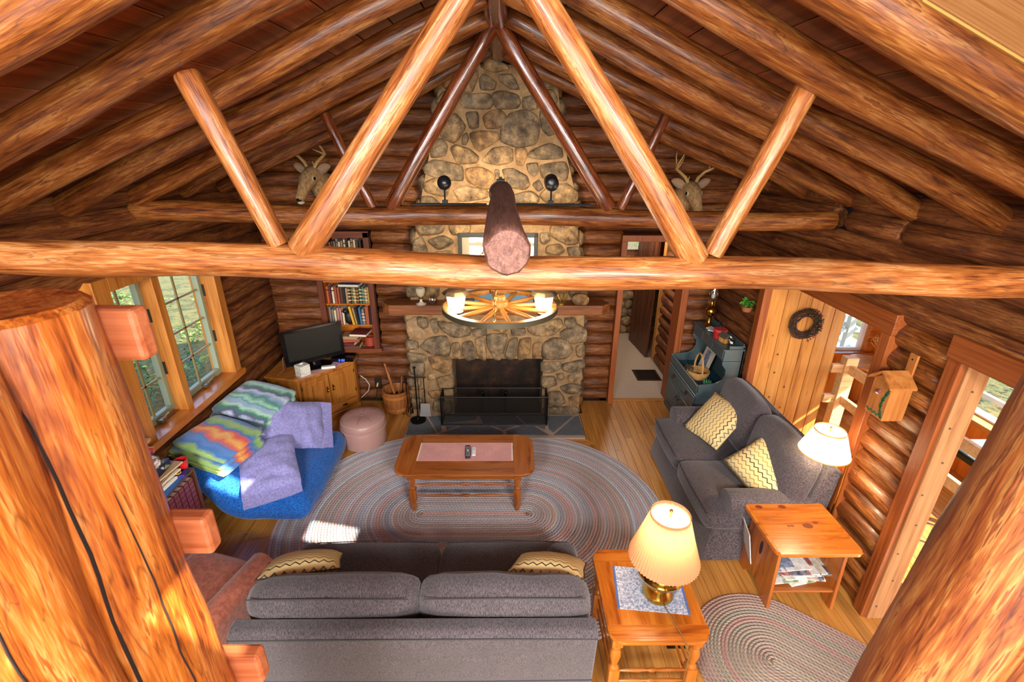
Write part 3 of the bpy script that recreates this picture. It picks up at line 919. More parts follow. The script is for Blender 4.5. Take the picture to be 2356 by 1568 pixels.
# ---- window in the left wall
wf = PINE('Z')
WX = XL - .10
win = struct('window_1', MB().span((XL - .2, 2.985, .86), (XL + .03, 3.12, 2.17)).span((XL - .2, 4.26, .86), (XL + .03, 4.36, 2.17))
             .span((XL - .2, 3.1205, 2.07), (XL + .03, 4.2595, 2.17)), wood('window_pine', '7a3d12', 'b26a26', 'c88238', 'Z', (1.4, 20, 20), .4, .2, knots=.3, var=.1), bevel=.005)
MB().span((XL - .2, 2.96, .855), (XL + .06, 4.38, .915)).build('window_sill', HONEY('Y'), win, bevel=.006)
MB().span((WX - .06, 3.545, .9), (XL - .0, 3.625, 2.09)).build('mullion', wood('window_pine', '', '', '', 'Z') if ('wood', 'window_pine', 'Z') in MC else wf, win, bevel=.005)
sage = plain('sage_sash', '8f9478', .5)
for (y0, y1) in ((3.12, 3.545), (3.625, 4.26)):
    sash = MB()
    for a, b in (((y0, .92), (y1, .975)), ((y0, 2.04), (y1, 2.09)), ((y0, .976), (y0 + .045, 2.039)), ((y1 - .045, .976), (y1, 2.039))):
        sash.span((WX - .05, a[0], a[1]), (WX, b[0], b[1]))
    so = sash.build('sash', sage, win, bevel=.006)
    g = MB()
    ym = (y0 + y1) / 2
    g.span((WX - .034, ym - .008, .97), (WX - .02, ym + .008, 2.04))
    for k in range(1, 4):
        zz = .97 + k * 1.07 / 4
        g.span((WX - .034, y0 + .04, zz - .008), (WX - .02, y1 - .04, zz + .008))
    g.build('muntin', plain('muntin_tan', 'a08a56', .5), so)
    MB().span((WX - .03, y0 + .04, .97), (WX - .026, y1 - .04, 2.04)).build('pane', glass(), so)
    h = MB().span((WX, ym - .03, .93), (WX + .05, ym + .03, .955)).tube([(WX + .04, ym, .955), (WX + .06, ym + .05, .985), (WX + .055, ym + .12, .97)], .008, 6)
    h.build('crank_handle', plain('bronze_crank', '8a7a62', .4, .7), win, True)
    MB().span((WX - .0, y1 - .005, 1.25), (WX + .02, y1 + .02, 1.36)).span((WX - .0, y1 - .005, 1.7), (WX + .02, y1 + .02, 1.81)).build('latch', plain('dark_latch', '3a332a', .5, .5), win)

# ---- hallway behind the far doorway
carp = NT('hall_carpet')
cn = carp.noise(carp.obj((260, 260, 260)), 1.0, 2, .7)
CARP = carp.out(carp.ramp(cn, [(.35, '9c8a74'), (.65, 'd3c3ae')]), .95)
carp.bump(cn, .5, .01)
struct('floor_hall', MB().span((1.29, YF + .03, -.015), (2.75, 7.7, .006)), CARP)
hallw = wood('hall_panel', '3a1c0c', '6a3a1a', '80491f', 'Z', (1.5, 18, 18), .5)
struct('wall_hall_left', MB().span((1.12, YF + .2, 0), (1.2, 9.0, 2.4)), hallw)
wall_he = struct('wall_hall_end', MB().span((1.1, 7.7, 0), (2.8, 7.8, 1.45)).span((1.1, 7.7, 2.1), (2.8, 7.8, 2.4)).span((1.1, 7.7, 1.451), (1.7, 7.8, 2.099)).span((2.25, 7.7, 1.451), (2.8, 7.8, 2.099)), hallw)
for r_ in range(9):
    xx = 1.25 + (r_ % 2) * .08
    while xx < 2.6:
        w_ = random.uniform(.14, .24)
        rbox(w_, .10, .145, .05, .01, 4, .015, xx * 7 + r_).build('stone', STONE, wall_he, 2, loc=(xx + w_ / 2, 7.69, .08 + r_ * .15))
        xx += w_ + .012
struct('wall_hall_right', MB().span((2.62, YF + .2, 0), (2.7, 9.0, 2.4)), hallw)
hall_fill = bpy.data.lights.new('hall_fill_light', 'POINT')  # added to brighten the hall carpet and walls; no fixture hangs here
hall_fill.energy, hall_fill.color, hall_fill.shadow_soft_size = 34, (1, .88, .72), .1
hl = bpy.data.objects.new('hall_fill_light', hall_fill)
hl.location = (1.75, 6.6, 2.2)
C.objects.link(hl)
struct('ceiling_hall', MB().span((1.1, YF + .2, 2.35), (2.8, 9.1, 2.42)), hallw)
hp = struct('trim_8', MB().span((2.20, 6.5, 0), (2.62, 6.62, 2.3)), PINE('Z'), bevel=.006)
# cut log ends beside the doorway
for k in range(13):
    log('log', (2.28, 5.52, .075 + k * LS), (2.28, 6.5, .075 + k * LS), .08, .08, LOGW(), wall_far, n=10, seg=.4)
dr = thing('hall_door', 'dark plank door standing open in the hallway behind the stone chimney side', 'door', (2.14, 6.62, 0), R(96))
for k in range(5):
    MB().span((.02 + k * .148, -.02, .01), (.02 + (k + 1) * .148 - .004, .02, 2.0)).build('plank', DARKW('Z'), dr, bevel=.004, seg=1)
vent = thing('floor_vent', 'dark brown slotted floor vent set into the hallway carpet', 'vent', (1.98, 6.03, .006))
MB().span((-.17, -.17, 0), (.17, .17, .006)).build('frame', plain('vent_brown', '3a2a1c', .5, .3), vent)
sl = MB().span((-.14, -.008, .006), (.14, .008, .012))
sm2 = sl.mesh('slat')
sm2.materials.append(plain('vent_slat', '241810', .5, .3))
for k in range(10):
    put('slat', sm2, vent, (0, -.135 + k * .03, 0))
bl = thing('window_blind', 'white slatted blind at the end of the hallway', 'blind', (1.98, 7.66, 1.47))
bs = MB().box((0, 0, 0), (.52, .035, .004), (R(25), 0, 0)).mesh('slat')
bs.materials.append(plain('blind_white', 'd8d4c8', .6))
for k in range(15):
    put('slat', bs, bl, (0, 0, k * .042))
struct('window_3', MB().span((1.7, 7.74, 1.45), (2.25, 7.745, 2.1)), glass())

# ---- dining side room seen through the right-hand openings
dw = wood('dining_pine_wall', '8a3f10', 'c06a20', 'd68636', 'Z', (1.3, 16, 16), .45, .15, knots=.5)
struct('wall_dining_far', MB().span((2.62, YF, 0), (3.36, YF + .1, 2.36)).span((3.361, YF, 0), (4.359, YF + .1, .69)).span((3.361, YF, 1.75), (4.359, YF + .1, 2.36)).span((4.36, YF, 0), (4.499, YF + .1, 2.36)), dw)
struct('wall_dining_right', MB().span((4.5, YB, 0), (4.6, YF + .1, .58)).span((4.5, YB, 1.9), (4.6, YF + .1, 2.36)).span((4.5, 4.1, .581), (4.6, YF + .1, 1.899)).span((4.5, 1.2, .581), (4.6, 1.4, 1.899)), dw)
struct('ceiling_dining', MB().span((2.6, YB, 2.36), (4.7, YF + .1, 2.42)), dw)
struct('wall_dining_back', MB().span((2.6, YB - .1, 0), (4.7, YB, 2.4)), dw)
struct('trim_9', MB().span((4.40, 1.4, .585), (4.51, 4.2, .63)), PINE('Y'), bevel=.004)
struct('trim_10', MB().span((3.25, YF - .08, .66), (4.49, YF - .001, .699)).span((4.36, YF - .05, .70), (4.44, YF - .001, 1.8)).span((3.3, YF - .05, .70), (3.36, YF - .001, 1.8)), HONEY('X'), bevel=.004)
w2 = struct('window_2', MB().span((3.362, YF + .02, .691), (4.358, YF + .06, .73)).span((4.31, YF + .02, .731), (4.358, YF + .06, 1.749)).span((3.362, YF + .02, .731), (3.41, YF + .06, 1.749)), plain('white_vinyl', 'e4e4e2', .4), bevel=.004)
MB().span((3.41, YF + .035, .73), (4.31, YF + .04, 1.75)).build('pane', glass(), w2)
w4 = struct('window_4', MB().span((4.52, 2.6, .651), (4.56, 2.66, 1.899)).span((4.52, 1.4, .585), (4.56, 4.099, .65)), plain('white_vinyl', 'e4e4e2', .4), bevel=.004)
MB().span((4.535, 2.66, .65), (4.54, 4.1, 1.9)).build('pane', glass(), w4)

# ---- outdoors
gr = NT('forest_floor')
gn = gr.noise(gr.obj((2.6, 2.6, 2.6)), 1.0, 8, .75, .8)
g2 = gr.noise(gr.obj((9, 9, 9)), 1.0, 4, .7)
gc = gr.mix(gr.ramp(g2, [(.5, '000000'), (.75, 'b0b0b0')]), gr.ramp(gn, [(.3, '18220b'), (.45, '364018'), (.55, '5a5428'), (.62, '2f4a16'), (.75, '6a6a34')]), '7d6c44')
GROUND = gr.out(gc, .95)
gr.bump(g2, .8, .05)
struct('ground', MB().span((-40, -30, -.5), (XL - .25, 45, -.35)).span((4.7, -30, -.9), (40, 45, -.7)).span((XL - .25, YF + 3.9, -.5), (4.7, 45, -.35)), GROUND)
LEAF = [plain('leaf_green', '4f7a24', .6), plain('leaf_pale', '7a9a3a', .6), plain('leaf_dark', '2f5a1c', .6)]
BARK = plain('bark', '5a4c3a', .9, 0, 0, .3, 12, .6)
def shrub(loc, h, w, n, mat, label):
    t = thing('sapling', label, 'sapling', loc, 0, 'saplings outside the windows')
    MB().tube([(0, 0, 0), (.03, .02, h * .5), (0, .05, h * .95)], [.02, .014, .005], 6).build('stem', BARK, t, True)
    b = MB()
    for _ in range(n):
        a, q = random.random() * 6.28, random.random() ** .5
        c = Vector((math.cos(a) * w * q, math.sin(a) * w * q, h * (.25 + .75 * random.random())))
        s_ = random.uniform(.03, .065)
        M = Euler((random.uniform(-.7, .7), random.uniform(-.7, .7), random.random() * 6.28)).to_matrix()
        pts = [(-s_, 0, 0), (-.3 * s_, .4 * s_, .02), (s_, 0, -.02), (-.3 * s_, -.4 * s_, .02)]
        b.add([c + M @ Vector(p) for p in pts], [(0, 1, 2, 3)])
    tag(b.build('foliage', mat, t), kind='stuff')
ug = MB()
for _ in range(5200):
    c = Vector((random.uniform(-13, -3.2), random.uniform(1, 11), -.34))
    if noise.noise((c.x * .8, c.y * .8, 3)) < -.12:
        continue
    for _k in range(3):
        M = Euler((random.uniform(-.6, .6), random.uniform(-.6, .6), random.random() * 6.28)).to_matrix()
        q = c + Vector((random.uniform(-.08, .08), random.uniform(-.08, .08), random.uniform(.0, .14)))
        s_ = random.uniform(.03, .07)
        ug.add([q + M @ Vector(p) for p in ((-s_, 0, 0), (-.2 * s_, .4 * s_, .02), (s_, 0, -.01), (-.2 * s_, -.4 * s_, .02))], [(0, 1, 2, 3)])
ugo = ug.build('undergrowth', LEAF[0], None)
ugo.data.materials.append(LEAF[1])
ugo.data.materials.append(LEAF[2])
ugo.data.polygons.foreach_set('material_index', [random.choice((0, 0, 1, 2)) for _ in ugo.data.polygons])
tag(ugo, 'low green undergrowth covering the forest floor outside the left window', 'undergrowth', kind='stuff')
for i, (lx, ly, h) in enumerate([(-4.3, 3.4, .7), (-5.0, 4.6, 1.0), (-6.0, 3.2, 1.2), (-6.6, 5.6, 1.5), (-8, 4.6, 2.0), (-4.8, 5.9, .8), (-9, 7.5, 2.6), (-7.4, 2.2, 1.6), (-10.5, 5, 3)]):
    shrub((lx, ly, -.37), h, .35 + h * .3, int(160 + 160 * h), LEAF[i % 3], ['knee-high sapling nearest the left window outside', 'waist-high sapling outside the left window beside the nearest trunk', 'dark sapling outside the left window, low in the pane', 'tall green sapling outside behind the nearest trunk', 'shoulder-high pale sapling outside among the trunks', 'low dark sapling outside near the cabin corner', 'tall green sapling deep in the woods on the left', 'pale sapling outside at the near end of the left window', 'tallest dark sapling in the woods on the left'][i])
for i, (lx, ly, h) in enumerate([(7.8, 3.6, 1.8), (8.6, 6.2, 2.2), (5.6, 11.0, 1.8), (11.0, 4.0, 2.6), (3.6, 11.4, 2.2), (12.0, 8.0, 3.2)]):
    shrub((lx, ly, -.72), h, .5 + h * .3, int(220 + 160 * h), LEAF[i % 2], ['green sapling beyond the deck, nearest the right-hand opening', 'pale sapling beyond the deck behind its nearest neighbour', 'green sapling beyond the deck in the far dining window', 'tall pale sapling beyond the deck rail on the right', 'green sapling farthest away through the far dining window', 'tallest pale sapling beyond the deck'][i])
for i, (lx, ly, r) in enumerate([(-5.6, 5.2, .14), (-9.5, 6.4, .22), (-8.2, 3.6, .12), (-12, 8, .25)]):
    t = thing('tree', ['grey tree trunk outside the left window nearest the cabin', 'thick tree trunk far back outside the left window', 'thin tree trunk beside it outside the left window', 'thickest tree trunk deep in the woods outside the left window'][i], 'tree', (lx, ly, -.4))
    log('trunk', (0, 0, 0), (.1, .1, 7), r, r * .7, logmat('bark_log', '2f271d', '5a4c3a', '6f614c', '857659', 0, .9), t, seg=.6)
dk = struct('deck', MB().span((4.7, -2, -.35), (6.5, 9, -.3)).span((2.9, 5.5, -.35), (4.7, 9, -.3)), plain('deck_boards', 'b8b4a8', .8, 0, 0, .15, 8))
rl_ = thing('deck_railing', 'grey painted deck railing outside the dining windows', 'railing', (6.4, 3.5, -.3))
for zz in (.25, .55, .85, 1.05):
    MB().span((-.03, -5, zz - .03), (.03, 5, zz + .03)).build('rail', plain('deck_grey', '8f9a92', .7), rl_)
for yy in (-3, -1, 1, 3, 4.9):
    MB().span((-.05, yy - .05, 0), (.05, yy + .05, 1.1)).build('post', plain('deck_grey', '8f9a92', .7), rl_)
rl2 = thing('deck_railing', 'grey deck railing seen through the far dining window', 'railing', (4.4, 7.6, -.3))
for zz in (.4, .7, 1.0):
    MB().span((-1.8, -.03, zz - .03), (1.9, .03, zz + .03)).build('rail', plain('deck_grey', '8f9a92', .7), rl2)
for xx in (-1.5, 0, 1.5):
    MB().span((xx - .05, -.05, 0), (xx + .05, .05, 1.05)).build('post', plain('deck_grey', '8f9a92', .7), rl2)

# ---- foreground log posts of the loft
po = thing('loft_post', 'thick sunlit foreground log post with a flat sawn top at the left edge', 'post', (-.865, .78, 0))
me = log_mesh('post_log', 2.745, .20, .118, n=28, wob=.02, seg=.08)
me.materials.append(LOGN('X'))
put('post_log', me, po, (0, 0, 0), (0, -math.pi / 2, 0))
for zz, w in ((2.645, .135), (2.125, .15), (1.64, .18)):
    MB().span((-.9, .105, zz - .055), (w, .15, zz + .055)).build('rail', wood('rail_end', '7a2f14', 'a0532e', 'b26640', 'X', (1.4, 30, 30), .55, 0), po, bevel=.01)
p2 = thing('loft_post', 'blurred log post close to the camera at the lower left corner', 'post', (-.845, .56, 0))
me = log_mesh('post_log', 2.95, .13, .105, n=28, wob=.02, seg=.08)
me.materials.append(LOGN('X'))
put('post_log', me, p2, (0, 0, 0), (0, -math.pi / 2, 0))
p3 = thing('loft_post', 'blurred log post slanting through the lower right corner', 'post', (.82, .72, 0))
me = log_mesh('post_log', 3.0, .13, .115, n=28, wob=.02, seg=.08)
me.materials.append(LOGR('X'))
put('post_log', me, p3, (0, 0, 0), (0, -math.pi / 2 + R(6), 0))

# long drying checks that split the near posts
def check(parent, r_of_z, ang, z0, z1, w=.0045):
    pts = []
    n = 26
    for k in range(n + 1):
        z_ = z0 + (z1 - z0) * k / n
        a = ang + .10 * noise.noise((z_ * 2.2, ang * 5, 1)) + .04 * noise.noise((z_ * 9, ang * 3, 4))
        r_ = r_of_z(z_) + .003
        pts.append((r_ * math.cos(a), r_ * math.sin(a), z_))
    MB().tube(pts, [w * (.35 + .65 * max(0.0, math.sin(math.pi * k / n)) ** .5) for k in range(n + 1)], 6).build('check', plain('check_dark', '1c0a04', .9), parent, True)
check(po, lambda z_: .20 - .082 * z_ / 2.745, R(-52), 1.3, 2.73, .0038)
check(po, lambda z_: .20 - .082 * z_ / 2.745, R(-20), 1.5, 2.4, .002)
check(p2, lambda z_: .13 - .025 * z_ / 2.95, R(-35), 1.5, 2.7, .0025)

# ================================================================== FURNITURE
def pillow_mb(sx, sy, t, n=12, wr=0.0, seed=0.0, pinch=.06):
    b = MB()
    vs, fs = [], []
    for sgn in (1, -1):
        off = len(vs)
        for i in range(n + 1):
            for j in range(n + 1):
                u, v = 2 * i / n - 1, 2 * j / n - 1
                h = t / 2 * max(0, (1 - abs(u) ** 2.6)) ** .55 * max(0, (1 - abs(v) ** 2.6)) ** .55
                px = sx / 2 * u * (1 - pinch * (1 - abs(v)) * abs(u) ** 2 * 1.0)
                py = sy / 2 * v * (1 - pinch * (1 - abs(u)) * abs(v) ** 2 * 1.0)
                w = wr * noise.noise((px * 8 + seed, py * 8, sgn * 3)) + wr * .7 * noise.noise((px * 17 + seed, py * 5, sgn))
                vs.append((px, py, sgn * h + (w if h > .01 else w * .4)))
        for i in range(n):
            for j in range(n):
                q = (off + i * (n + 1) + j, off + (i + 1) * (n + 1) + j, off + (i + 1) * (n + 1) + j + 1, off + i * (n + 1) + j + 1)
                fs.append(q if sgn > 0 else q[::-1])
    b.add(vs, fs)
    return b

def weld(o, d=.0008):
    bm = bmesh.new()
    bm.from_mesh(o.data)
    bmesh.ops.remove_doubles(bm, verts=bm.verts, dist=d)
    bmesh.ops.recalc_face_normals(bm, faces=bm.faces)
    bm.to_mesh(o.data)
    bm.free()
    return o

def chevron():
    s = NT('chevron_cloth')
    tc = s.n('ShaderNodeTexCoord').outputs['Object']
    sp = s.n('ShaderNodeSeparateXYZ', {0: tc})
    x, y = sp.outputs[0], sp.outputs[1]
    tri = s.math('ABSOLUTE', s.math('SUBTRACT', s.math('FRACT', s.math('MULTIPLY', x, 20.0)), .5))
    v = s.math('ADD', s.math('MULTIPLY', y, 25.0), s.math('MULTIPLY', tri, 1.0))
    fr = s.math('FRACT', v)
    line = s.math('LESS_THAN', fr, .22)
    idx = s.math('FLOOR', v)
    k = s.math('FRACT', s.math('DIVIDE', s.math('ADD', idx, 100.0), 6.0))
    c = s.ramp(k, [(0, '231f1c'), (.16, '8a7038'), (.33, 'a8893e'), (.5, '7e7a68'), (.66, 'b09048'), (.83, '6e6a5e')], 'CONSTANT')
    return s.out(s.mix(line, 'e2c48a', c), .9, 0, 0, .2)
CHEV = chevron()

def sofa(label, loc, rz, W, D=.92, group='grey sofas'):
    t = thing('sofa', label, 'sofa', loc, rz, group)
    g = GREY()
    w2 = W / 2
    # skirted base, slightly flared to the floor
    m = MB()
    m.add([(-w2 - .01, -D / 2 + .0, .01), (w2 + .01, -D / 2 + .0, .01), (w2 + .01, D / 2 - .06, .01), (-w2 - .01, D / 2 - .06, .01),
           (-w2 + .02, -D / 2 + .05, .30), (w2 - .02, -D / 2 + .05, .30), (w2 - .02, D / 2 - .05, .30), (-w2 + .02, D / 2 - .05, .30)],
          [(0, 3, 2, 1), (4, 5, 6, 7), (0, 1, 5, 4), (1, 2, 6, 5), (2, 3, 7, 6), (3, 0, 4, 7)])
    m.build('skirt', g, t, True, bevel=.015)
    # leaning back with a padded top edge
    m = MB().prism([(D / 2 - .22, .28), (D / 2 - .04, .28), (D / 2 + .015, .82), (D / 2 - .01, .85), (D / 2 - .075, .85), (D / 2 - .13, .74)], -w2 + .01, w2 - .01, 'X')
    m.build('backrest', g, t, True, bevel=.016, seg=3)
    pp = plain('piping', '3a3634', .9)
    MB().tube([(-w2 + .015, D / 2 + .014, .812), (-w2 * .5, D / 2 + .016, .818), (w2 * .5, D / 2 + .016, .818), (w2 - .015, D / 2 + .014, .812)], .004, 6).tube(
        [(-w2 + .015, D / 2 - .020, .46), (0, D / 2 - .022, .45), (w2 - .015, D / 2 - .020, .46)], .004, 6).build('piping', pp, t)
    for s_ in (-1, 1):
        # low rolled arm, set back from the front of the seat
        m = MB()
        pts = []
        for k in range(13):
            a = math.pi * (1.15 - 1.3 * k / 12)
            pts.append((s_ * (w2 - .09) + .1 * math.cos(a), .515 + .085 * math.sin(a)))
        pts += [(s_ * (w2 - .09) + .085, .28), (s_ * (w2 - .09) - .085, .28)]
        m.prism(pts, -D / 2 + .15, D / 2 - .12, 'Y')
        m.build('arm', g, t, True, bevel=.012, seg=2)
        # T-shaped seat cushion
        c = rbox(w2 - .012, D - .20, .17, .055, .018, 8, .003, s_ * 3)
        c.build('seat_cushion', g, t, 2, loc=(s_ * (w2 / 2), -.11, .375))
        c = rbox(w2 - .05, .20, .47, .075, .03, 8, .008, s_ * 5 + W)
        c.build('back_cushion', g, t, 2, loc=(s_ * (w2 / 2 - .012), D / 2 - .235, .70), rot=(R(-12), 0, R(1.5) * s_))
        y0 = D / 2 - .235 - .10
        MB().tube([(s_ * (w2 / 2 - .012) - (w2 - .10) / 2, D / 2 - .115, .925), (s_ * (w2 / 2 - .012), D / 2 - .108, .937), (s_ * (w2 / 2 - .012) + (w2 - .10) / 2, D / 2 - .115, .925)], .004, 6).build('piping', pp, t)
        MB().tube([(s_ * (w2 / 2) - (w2 - .06) / 2, -D / 2 - .0, .44), (s_ * (w2 / 2), -D / 2 - .012, .447), (s_ * (w2 / 2) + (w2 - .06) / 2, -D / 2 - .0, .44)], .0035, 6).build('piping', pp, t)
    return t
sofa('grey heather loveseat against the right wall beside the blue hutch', (1.965, 3.49, 0), -math.pi / 2, 1.42, .90)
sofa('grey heather sofa in the foreground seen from behind', (-.445, 2.06, 0), math.pi, 1.80, .96)

def throw_pillow(label, loc, rot, s_=.43):
    if len(rot) == 4:
        rot = (Matrix.Rotation(rot[2], 3, 'Z') @ Matrix.Rotation(rot[1], 3, 'Y') @ Matrix.Rotation(rot[3], 3, 'Z')).to_euler()
    o = weld(pillow_mb(s_, s_, .15, 14, .004, loc[0], .05).build('throw_pillow', CHEV, None, 2, loc=loc, rot=rot))
    tag(o, label, 'pillow', 'chevron throw pillows')
    e = .5 * s_
    q = []
    for k in range(4):
        a, b = [(-1, -1), (1, -1), (1, 1), (-1, 1)][k], [(1, -1), (1, 1), (-1, 1), (-1, -1)][k]
        for j in range(6):
            u = j / 6
            px, py = a[0] + (b[0] - a[0]) * u, a[1] + (b[1] - a[1]) * u
            px, py = e * px * (1 - .05 * (1 - abs(py)) * px * px), e * py * (1 - .05 * (1 - abs(px)) * py * py)
            q.append((px, py, 0))
    MB().tube(q, .0045, 5, closed=True).build('welt', plain('dark_welt', '4a4034', .9), o)
throw_pillow('cream zigzag pillow at the hutch end of the loveseat', (1.96, 3.82, .64), (0, R(-42), R(14), R(6)), .47)
throw_pillow('cream zigzag pillow at the lamp end of the loveseat', (2.07, 3.09, .66), (0, R(-44), R(32), R(68)), .48)
throw_pillow('cream zigzag pillow in the left corner of the foreground sofa', (-1.20, 2.11, .70), (R(-34), R(6), R(16)))
throw_pillow('cream zigzag pillow in the right corner of the foreground sofa', (.25, 2.09, .70), (R(-36), R(-4), R(-10)))

# ---- braided rugs
def rugmat(key, palette):
    s = NT(key)
    ring = s.n('ShaderNodeAttribute', attribute_name='ring').outputs['Fac']
    arc = s.n('ShaderNodeAttribute', attribute_name='arc').outputs['Fac']
    cr = s.n('ShaderNodeAttribute', attribute_name='cross').outputs['Fac']
    band = s.noise(s.n('ShaderNodeCombineXYZ', {0: s.math('MULTIPLY', ring, .33), 1: 3.3}).outputs[0], 1.0, 2, .6)
    wn_ = s.n('ShaderNodeTexWhiteNoise', {'W': ring}, noise_dimensions='1D').outputs[0]
    st = [(i / len(palette), c) for i, c in enumerate(palette)]
    c1 = s.ramp(s.math('FRACT', s.math('MULTIPLY', band, 3.1)), st, 'CONSTANT')
    c2 = s.ramp(wn_, st, 'CONSTANT')
    ph = s.math('ADD', s.math('MULTIPLY', arc, 34.0), s.math('MULTIPLY', s.math('ABSOLUTE', cr), 1.0))
    f = s.math('FRACT', ph)
    c1 = s.mix(.35, c1, 'a8948a')
    c2 = s.mix(.15, c2, 'a8948a')
    c = s.mix(s.math('GREATER_THAN', f, .62), c1, c2)
    c = s.mix(s.math('LESS_THAN', f, .14), c, '5a5860')
    nn = s.noise(s.obj((150, 150, 150)), 1.0, 2, .7)
    c = s.n('ShaderNodeHueSaturation', {'Color': c, 'Value': s.math('ADD', s.math('MULTIPLY', nn, .9), .85)}).outputs[0]
    s.bump(s.math('ABSOLUTE', s.math('SUBTRACT', f, .5)), .6, .006)
    return s.out(c, .95, 0, 0, .15)
def rug(name, label, cx, cy, a, Rr, w, mat, rz=0.0, flat=1.0):
    vs, fs, rg_, ar, cs = [], [], [], [], []
    K = int(Rr / w)
    for k in range(K):
        r = (k + .5) * w
        n = max(24, int(40 + r * 70))
        per = 4 * a + 2 * math.pi * r
        base = len(vs)
        for i in range(n + 1):
            d = per * i / n
            # walk round the oval: straight, arc, straight, arc
            segs = [2 * a, math.pi * r, 2 * a, math.pi * r]
            q, e = d, 0
            while e < 3 and q > segs[e]:
                q -= segs[e]
                e += 1
            if e == 0:
                px, py, nx, ny = -a + q, -r, 0, -1
            elif e == 1:
                an = -math.pi / 2 + q / r
                px, py, nx, ny = a + r * math.cos(an), r * math.sin(an), math.cos(an), math.sin(an)
            elif e == 2:
                px, py, nx, ny = a - q, r, 0, 1
            else:
                an = math.pi / 2 + q / r
                px, py, nx, ny = -a + r * math.cos(an), r * math.sin(an), math.cos(an), math.sin(an)
            for u, hz in ((-1, .002), (-.55, .009), (0, .0115), (.55, .009), (1, .002)):
                vs.append((px + nx * u * w / 2, (py + ny * u * w / 2) * flat, hz))
                rg_.append(float(k))
                ar.append(d)
                cs.append(u)
        for i in range(n):
            for j in range(4):
                p = base + i * 5 + j
                fs.append((p, p + 1, p + 6, p + 5))
    me = bpy.data.meshes.new(name)
    me.from_pydata(vs, [], fs)
    for nm, dat in (('ring', rg_), ('arc', ar), ('cross', cs)):
        at = me.attributes.new(nm, 'FLOAT', 'POINT')
        at.data.foreach_set('value', dat)
    me.polygons.foreach_set('use_smooth', [True] * len(me.polygons))
    me.materials.append(mat)
    o = put(name, me, None, (cx, cy, .0015), (0, 0, rz))
    return tag(o, label, 'rug')
rug('braided_rug', 'large oval braided rug in grey, blue and rose under the coffee table', -.28, 3.30, .46, 1.235, .0247,
    rugmat('rug_grey_rose', ['a8a2ac', '8f919e', 'b8a09e', 'a3b4c2', 'c48a86', '998f86', 'bdb3a8', '86848e', 'b8c2ca', 'a3948c']))
rug('braided_rug', 'small oval braided rug in brown and green before the side doorway', 1.83, 1.88, .18, .51, .0225,
    rugmat('rug_brown', ['8a7660', '70644f', '7f5044', '666a54', '927e66', '7c6c5a', '8a5c50', '6f6b58']), R(-38))

# ---- coffee table
def rounded_rect(sx, sy, r, n=6):
    p = []
    for cx, cy, a0 in ((sx / 2 - r, sy / 2 - r, 0), (-sx / 2 + r, sy / 2 - r, 90), (-sx / 2 + r, -sy / 2 + r, 180), (sx / 2 - r, -sy / 2 + r, 270)):
        for k in range(n + 1):
            a = R(a0 + 90 * k / n)
            p.append((cx + r * math.cos(a), cy + r * math.sin(a)))
    return p
MAPLE = lambda a='X': wood('coffee_pine', '5a260c', '964e1c', 'ad6429', a, (1.3, 14, 14), .3, .35, knots=.6, var=.12)
ct = thing('coffee_table', 'brown pine coffee table with turned legs on the large rug', 'coffee table', (-.36, 3.56, 0))
tt = MB().prism(rounded_rect(1.21, .60, .13), .425, .452).build('tabletop', MAPLE('X'), ct, bevel=.008)
for sx in (-1, 1):
    pass
for k, (y0, y1) in enumerate(((-.30, -.10), (-.098, .10), (.102, .30))):
    MB().span((-.42, y0 + .004, .4505), (.42, y1 - .002, .4535)).build('plank', MAPLE('X'), tt, bevel=.001, seg=1)
for s_ in (-1, 1):
    MB().prism([(s_ * .424, -.297), (s_ * .48, -.297), (s_ * .57, -.25), (s_ * .601, -.17), (s_ * .601, .17), (s_ * .57, .25), (s_ * .48, .297), (s_ * .424, .297)], .4505, .4535).build('breadboard_end', MAPLE('Y'), tt)
MB().span((-.46, -.235, .355), (.46, -.21, .425)).span((-.46, .21, .355), (.46, .235, .425)).span((-.47, -.22, .355), (-.445, .22, .425)).span((.445, -.22, .355), (.47, .22, .425)).build('apron', MAPLE('X'), ct, bevel=.003)
lm = MB().box((0, 0, .385), (.065, .065, .085)).box((0, 0, .165), (.06, .06, .13)).lathe([(.018, 0), (.026, .025), (.03, .05), (.02, .075), (.026, .09), (.028, .10)], 16).lathe([(.026, .23), (.03, .24), (.02, .26), (.03, .31), (.022, .335), (.03, .345)], 16).mesh('leg', True, .004)
lm.materials.append(MAPLE('Z'))
for sx in (-1, 1):
    for sy in (-1, 1):
        put('leg', lm, ct, (sx * .455, sy * .215, .012))
st_ = MB().lathe(turned(.86, .014, 1), 12, (-.43, 0, 0), 'X').mesh('stretcher', True)
st_.materials.append(MAPLE('X'))
for sy in (-1, 1):
    put('stretcher', st_, ct, (0, sy * .215, .17))
put('stretcher', st_, ct, (0, -.205, .285))
rn_ = MB().span((-.41, -.135, 0), (.41, .135, .003)).build('table_runner', fabric('pink_runner', 'c8847c', 'e0a8a0', (200, 200, 200)), None, loc=(-.365, 3.585, .4545))
tag(rn_, 'pink woven runner lying on the coffee table', 'table runner')
fr = MB()
for k in range(54):
    for s_ in (-1, 1):
        fr.span((s_ * .41 + (0 if s_ > 0 else -.012), -.134 + k * .005, 0), (s_ * .41 + (.012 if s_ > 0 else 0), -.1315 + k * .005, .0015))
tag(fr.build('fringe', plain('cream_fringe', 'e6d2c0', .9), rn_), kind='stuff')
rc = thing('remote_control', 'black remote control on the pink runner', 'remote', (-.345, 3.565, .458), R(4))
rbox(.048, .185, .018, .008, 0, 3).build('case', plain('black_plastic', '16161a', .35), rc, True, loc=(0, 0, .009))
bt = MB().box((0, 0, 0), (.008, .006, .003)).mesh('button')
bt.materials.append(plain('grey_button', 'b8bcc4', .5))
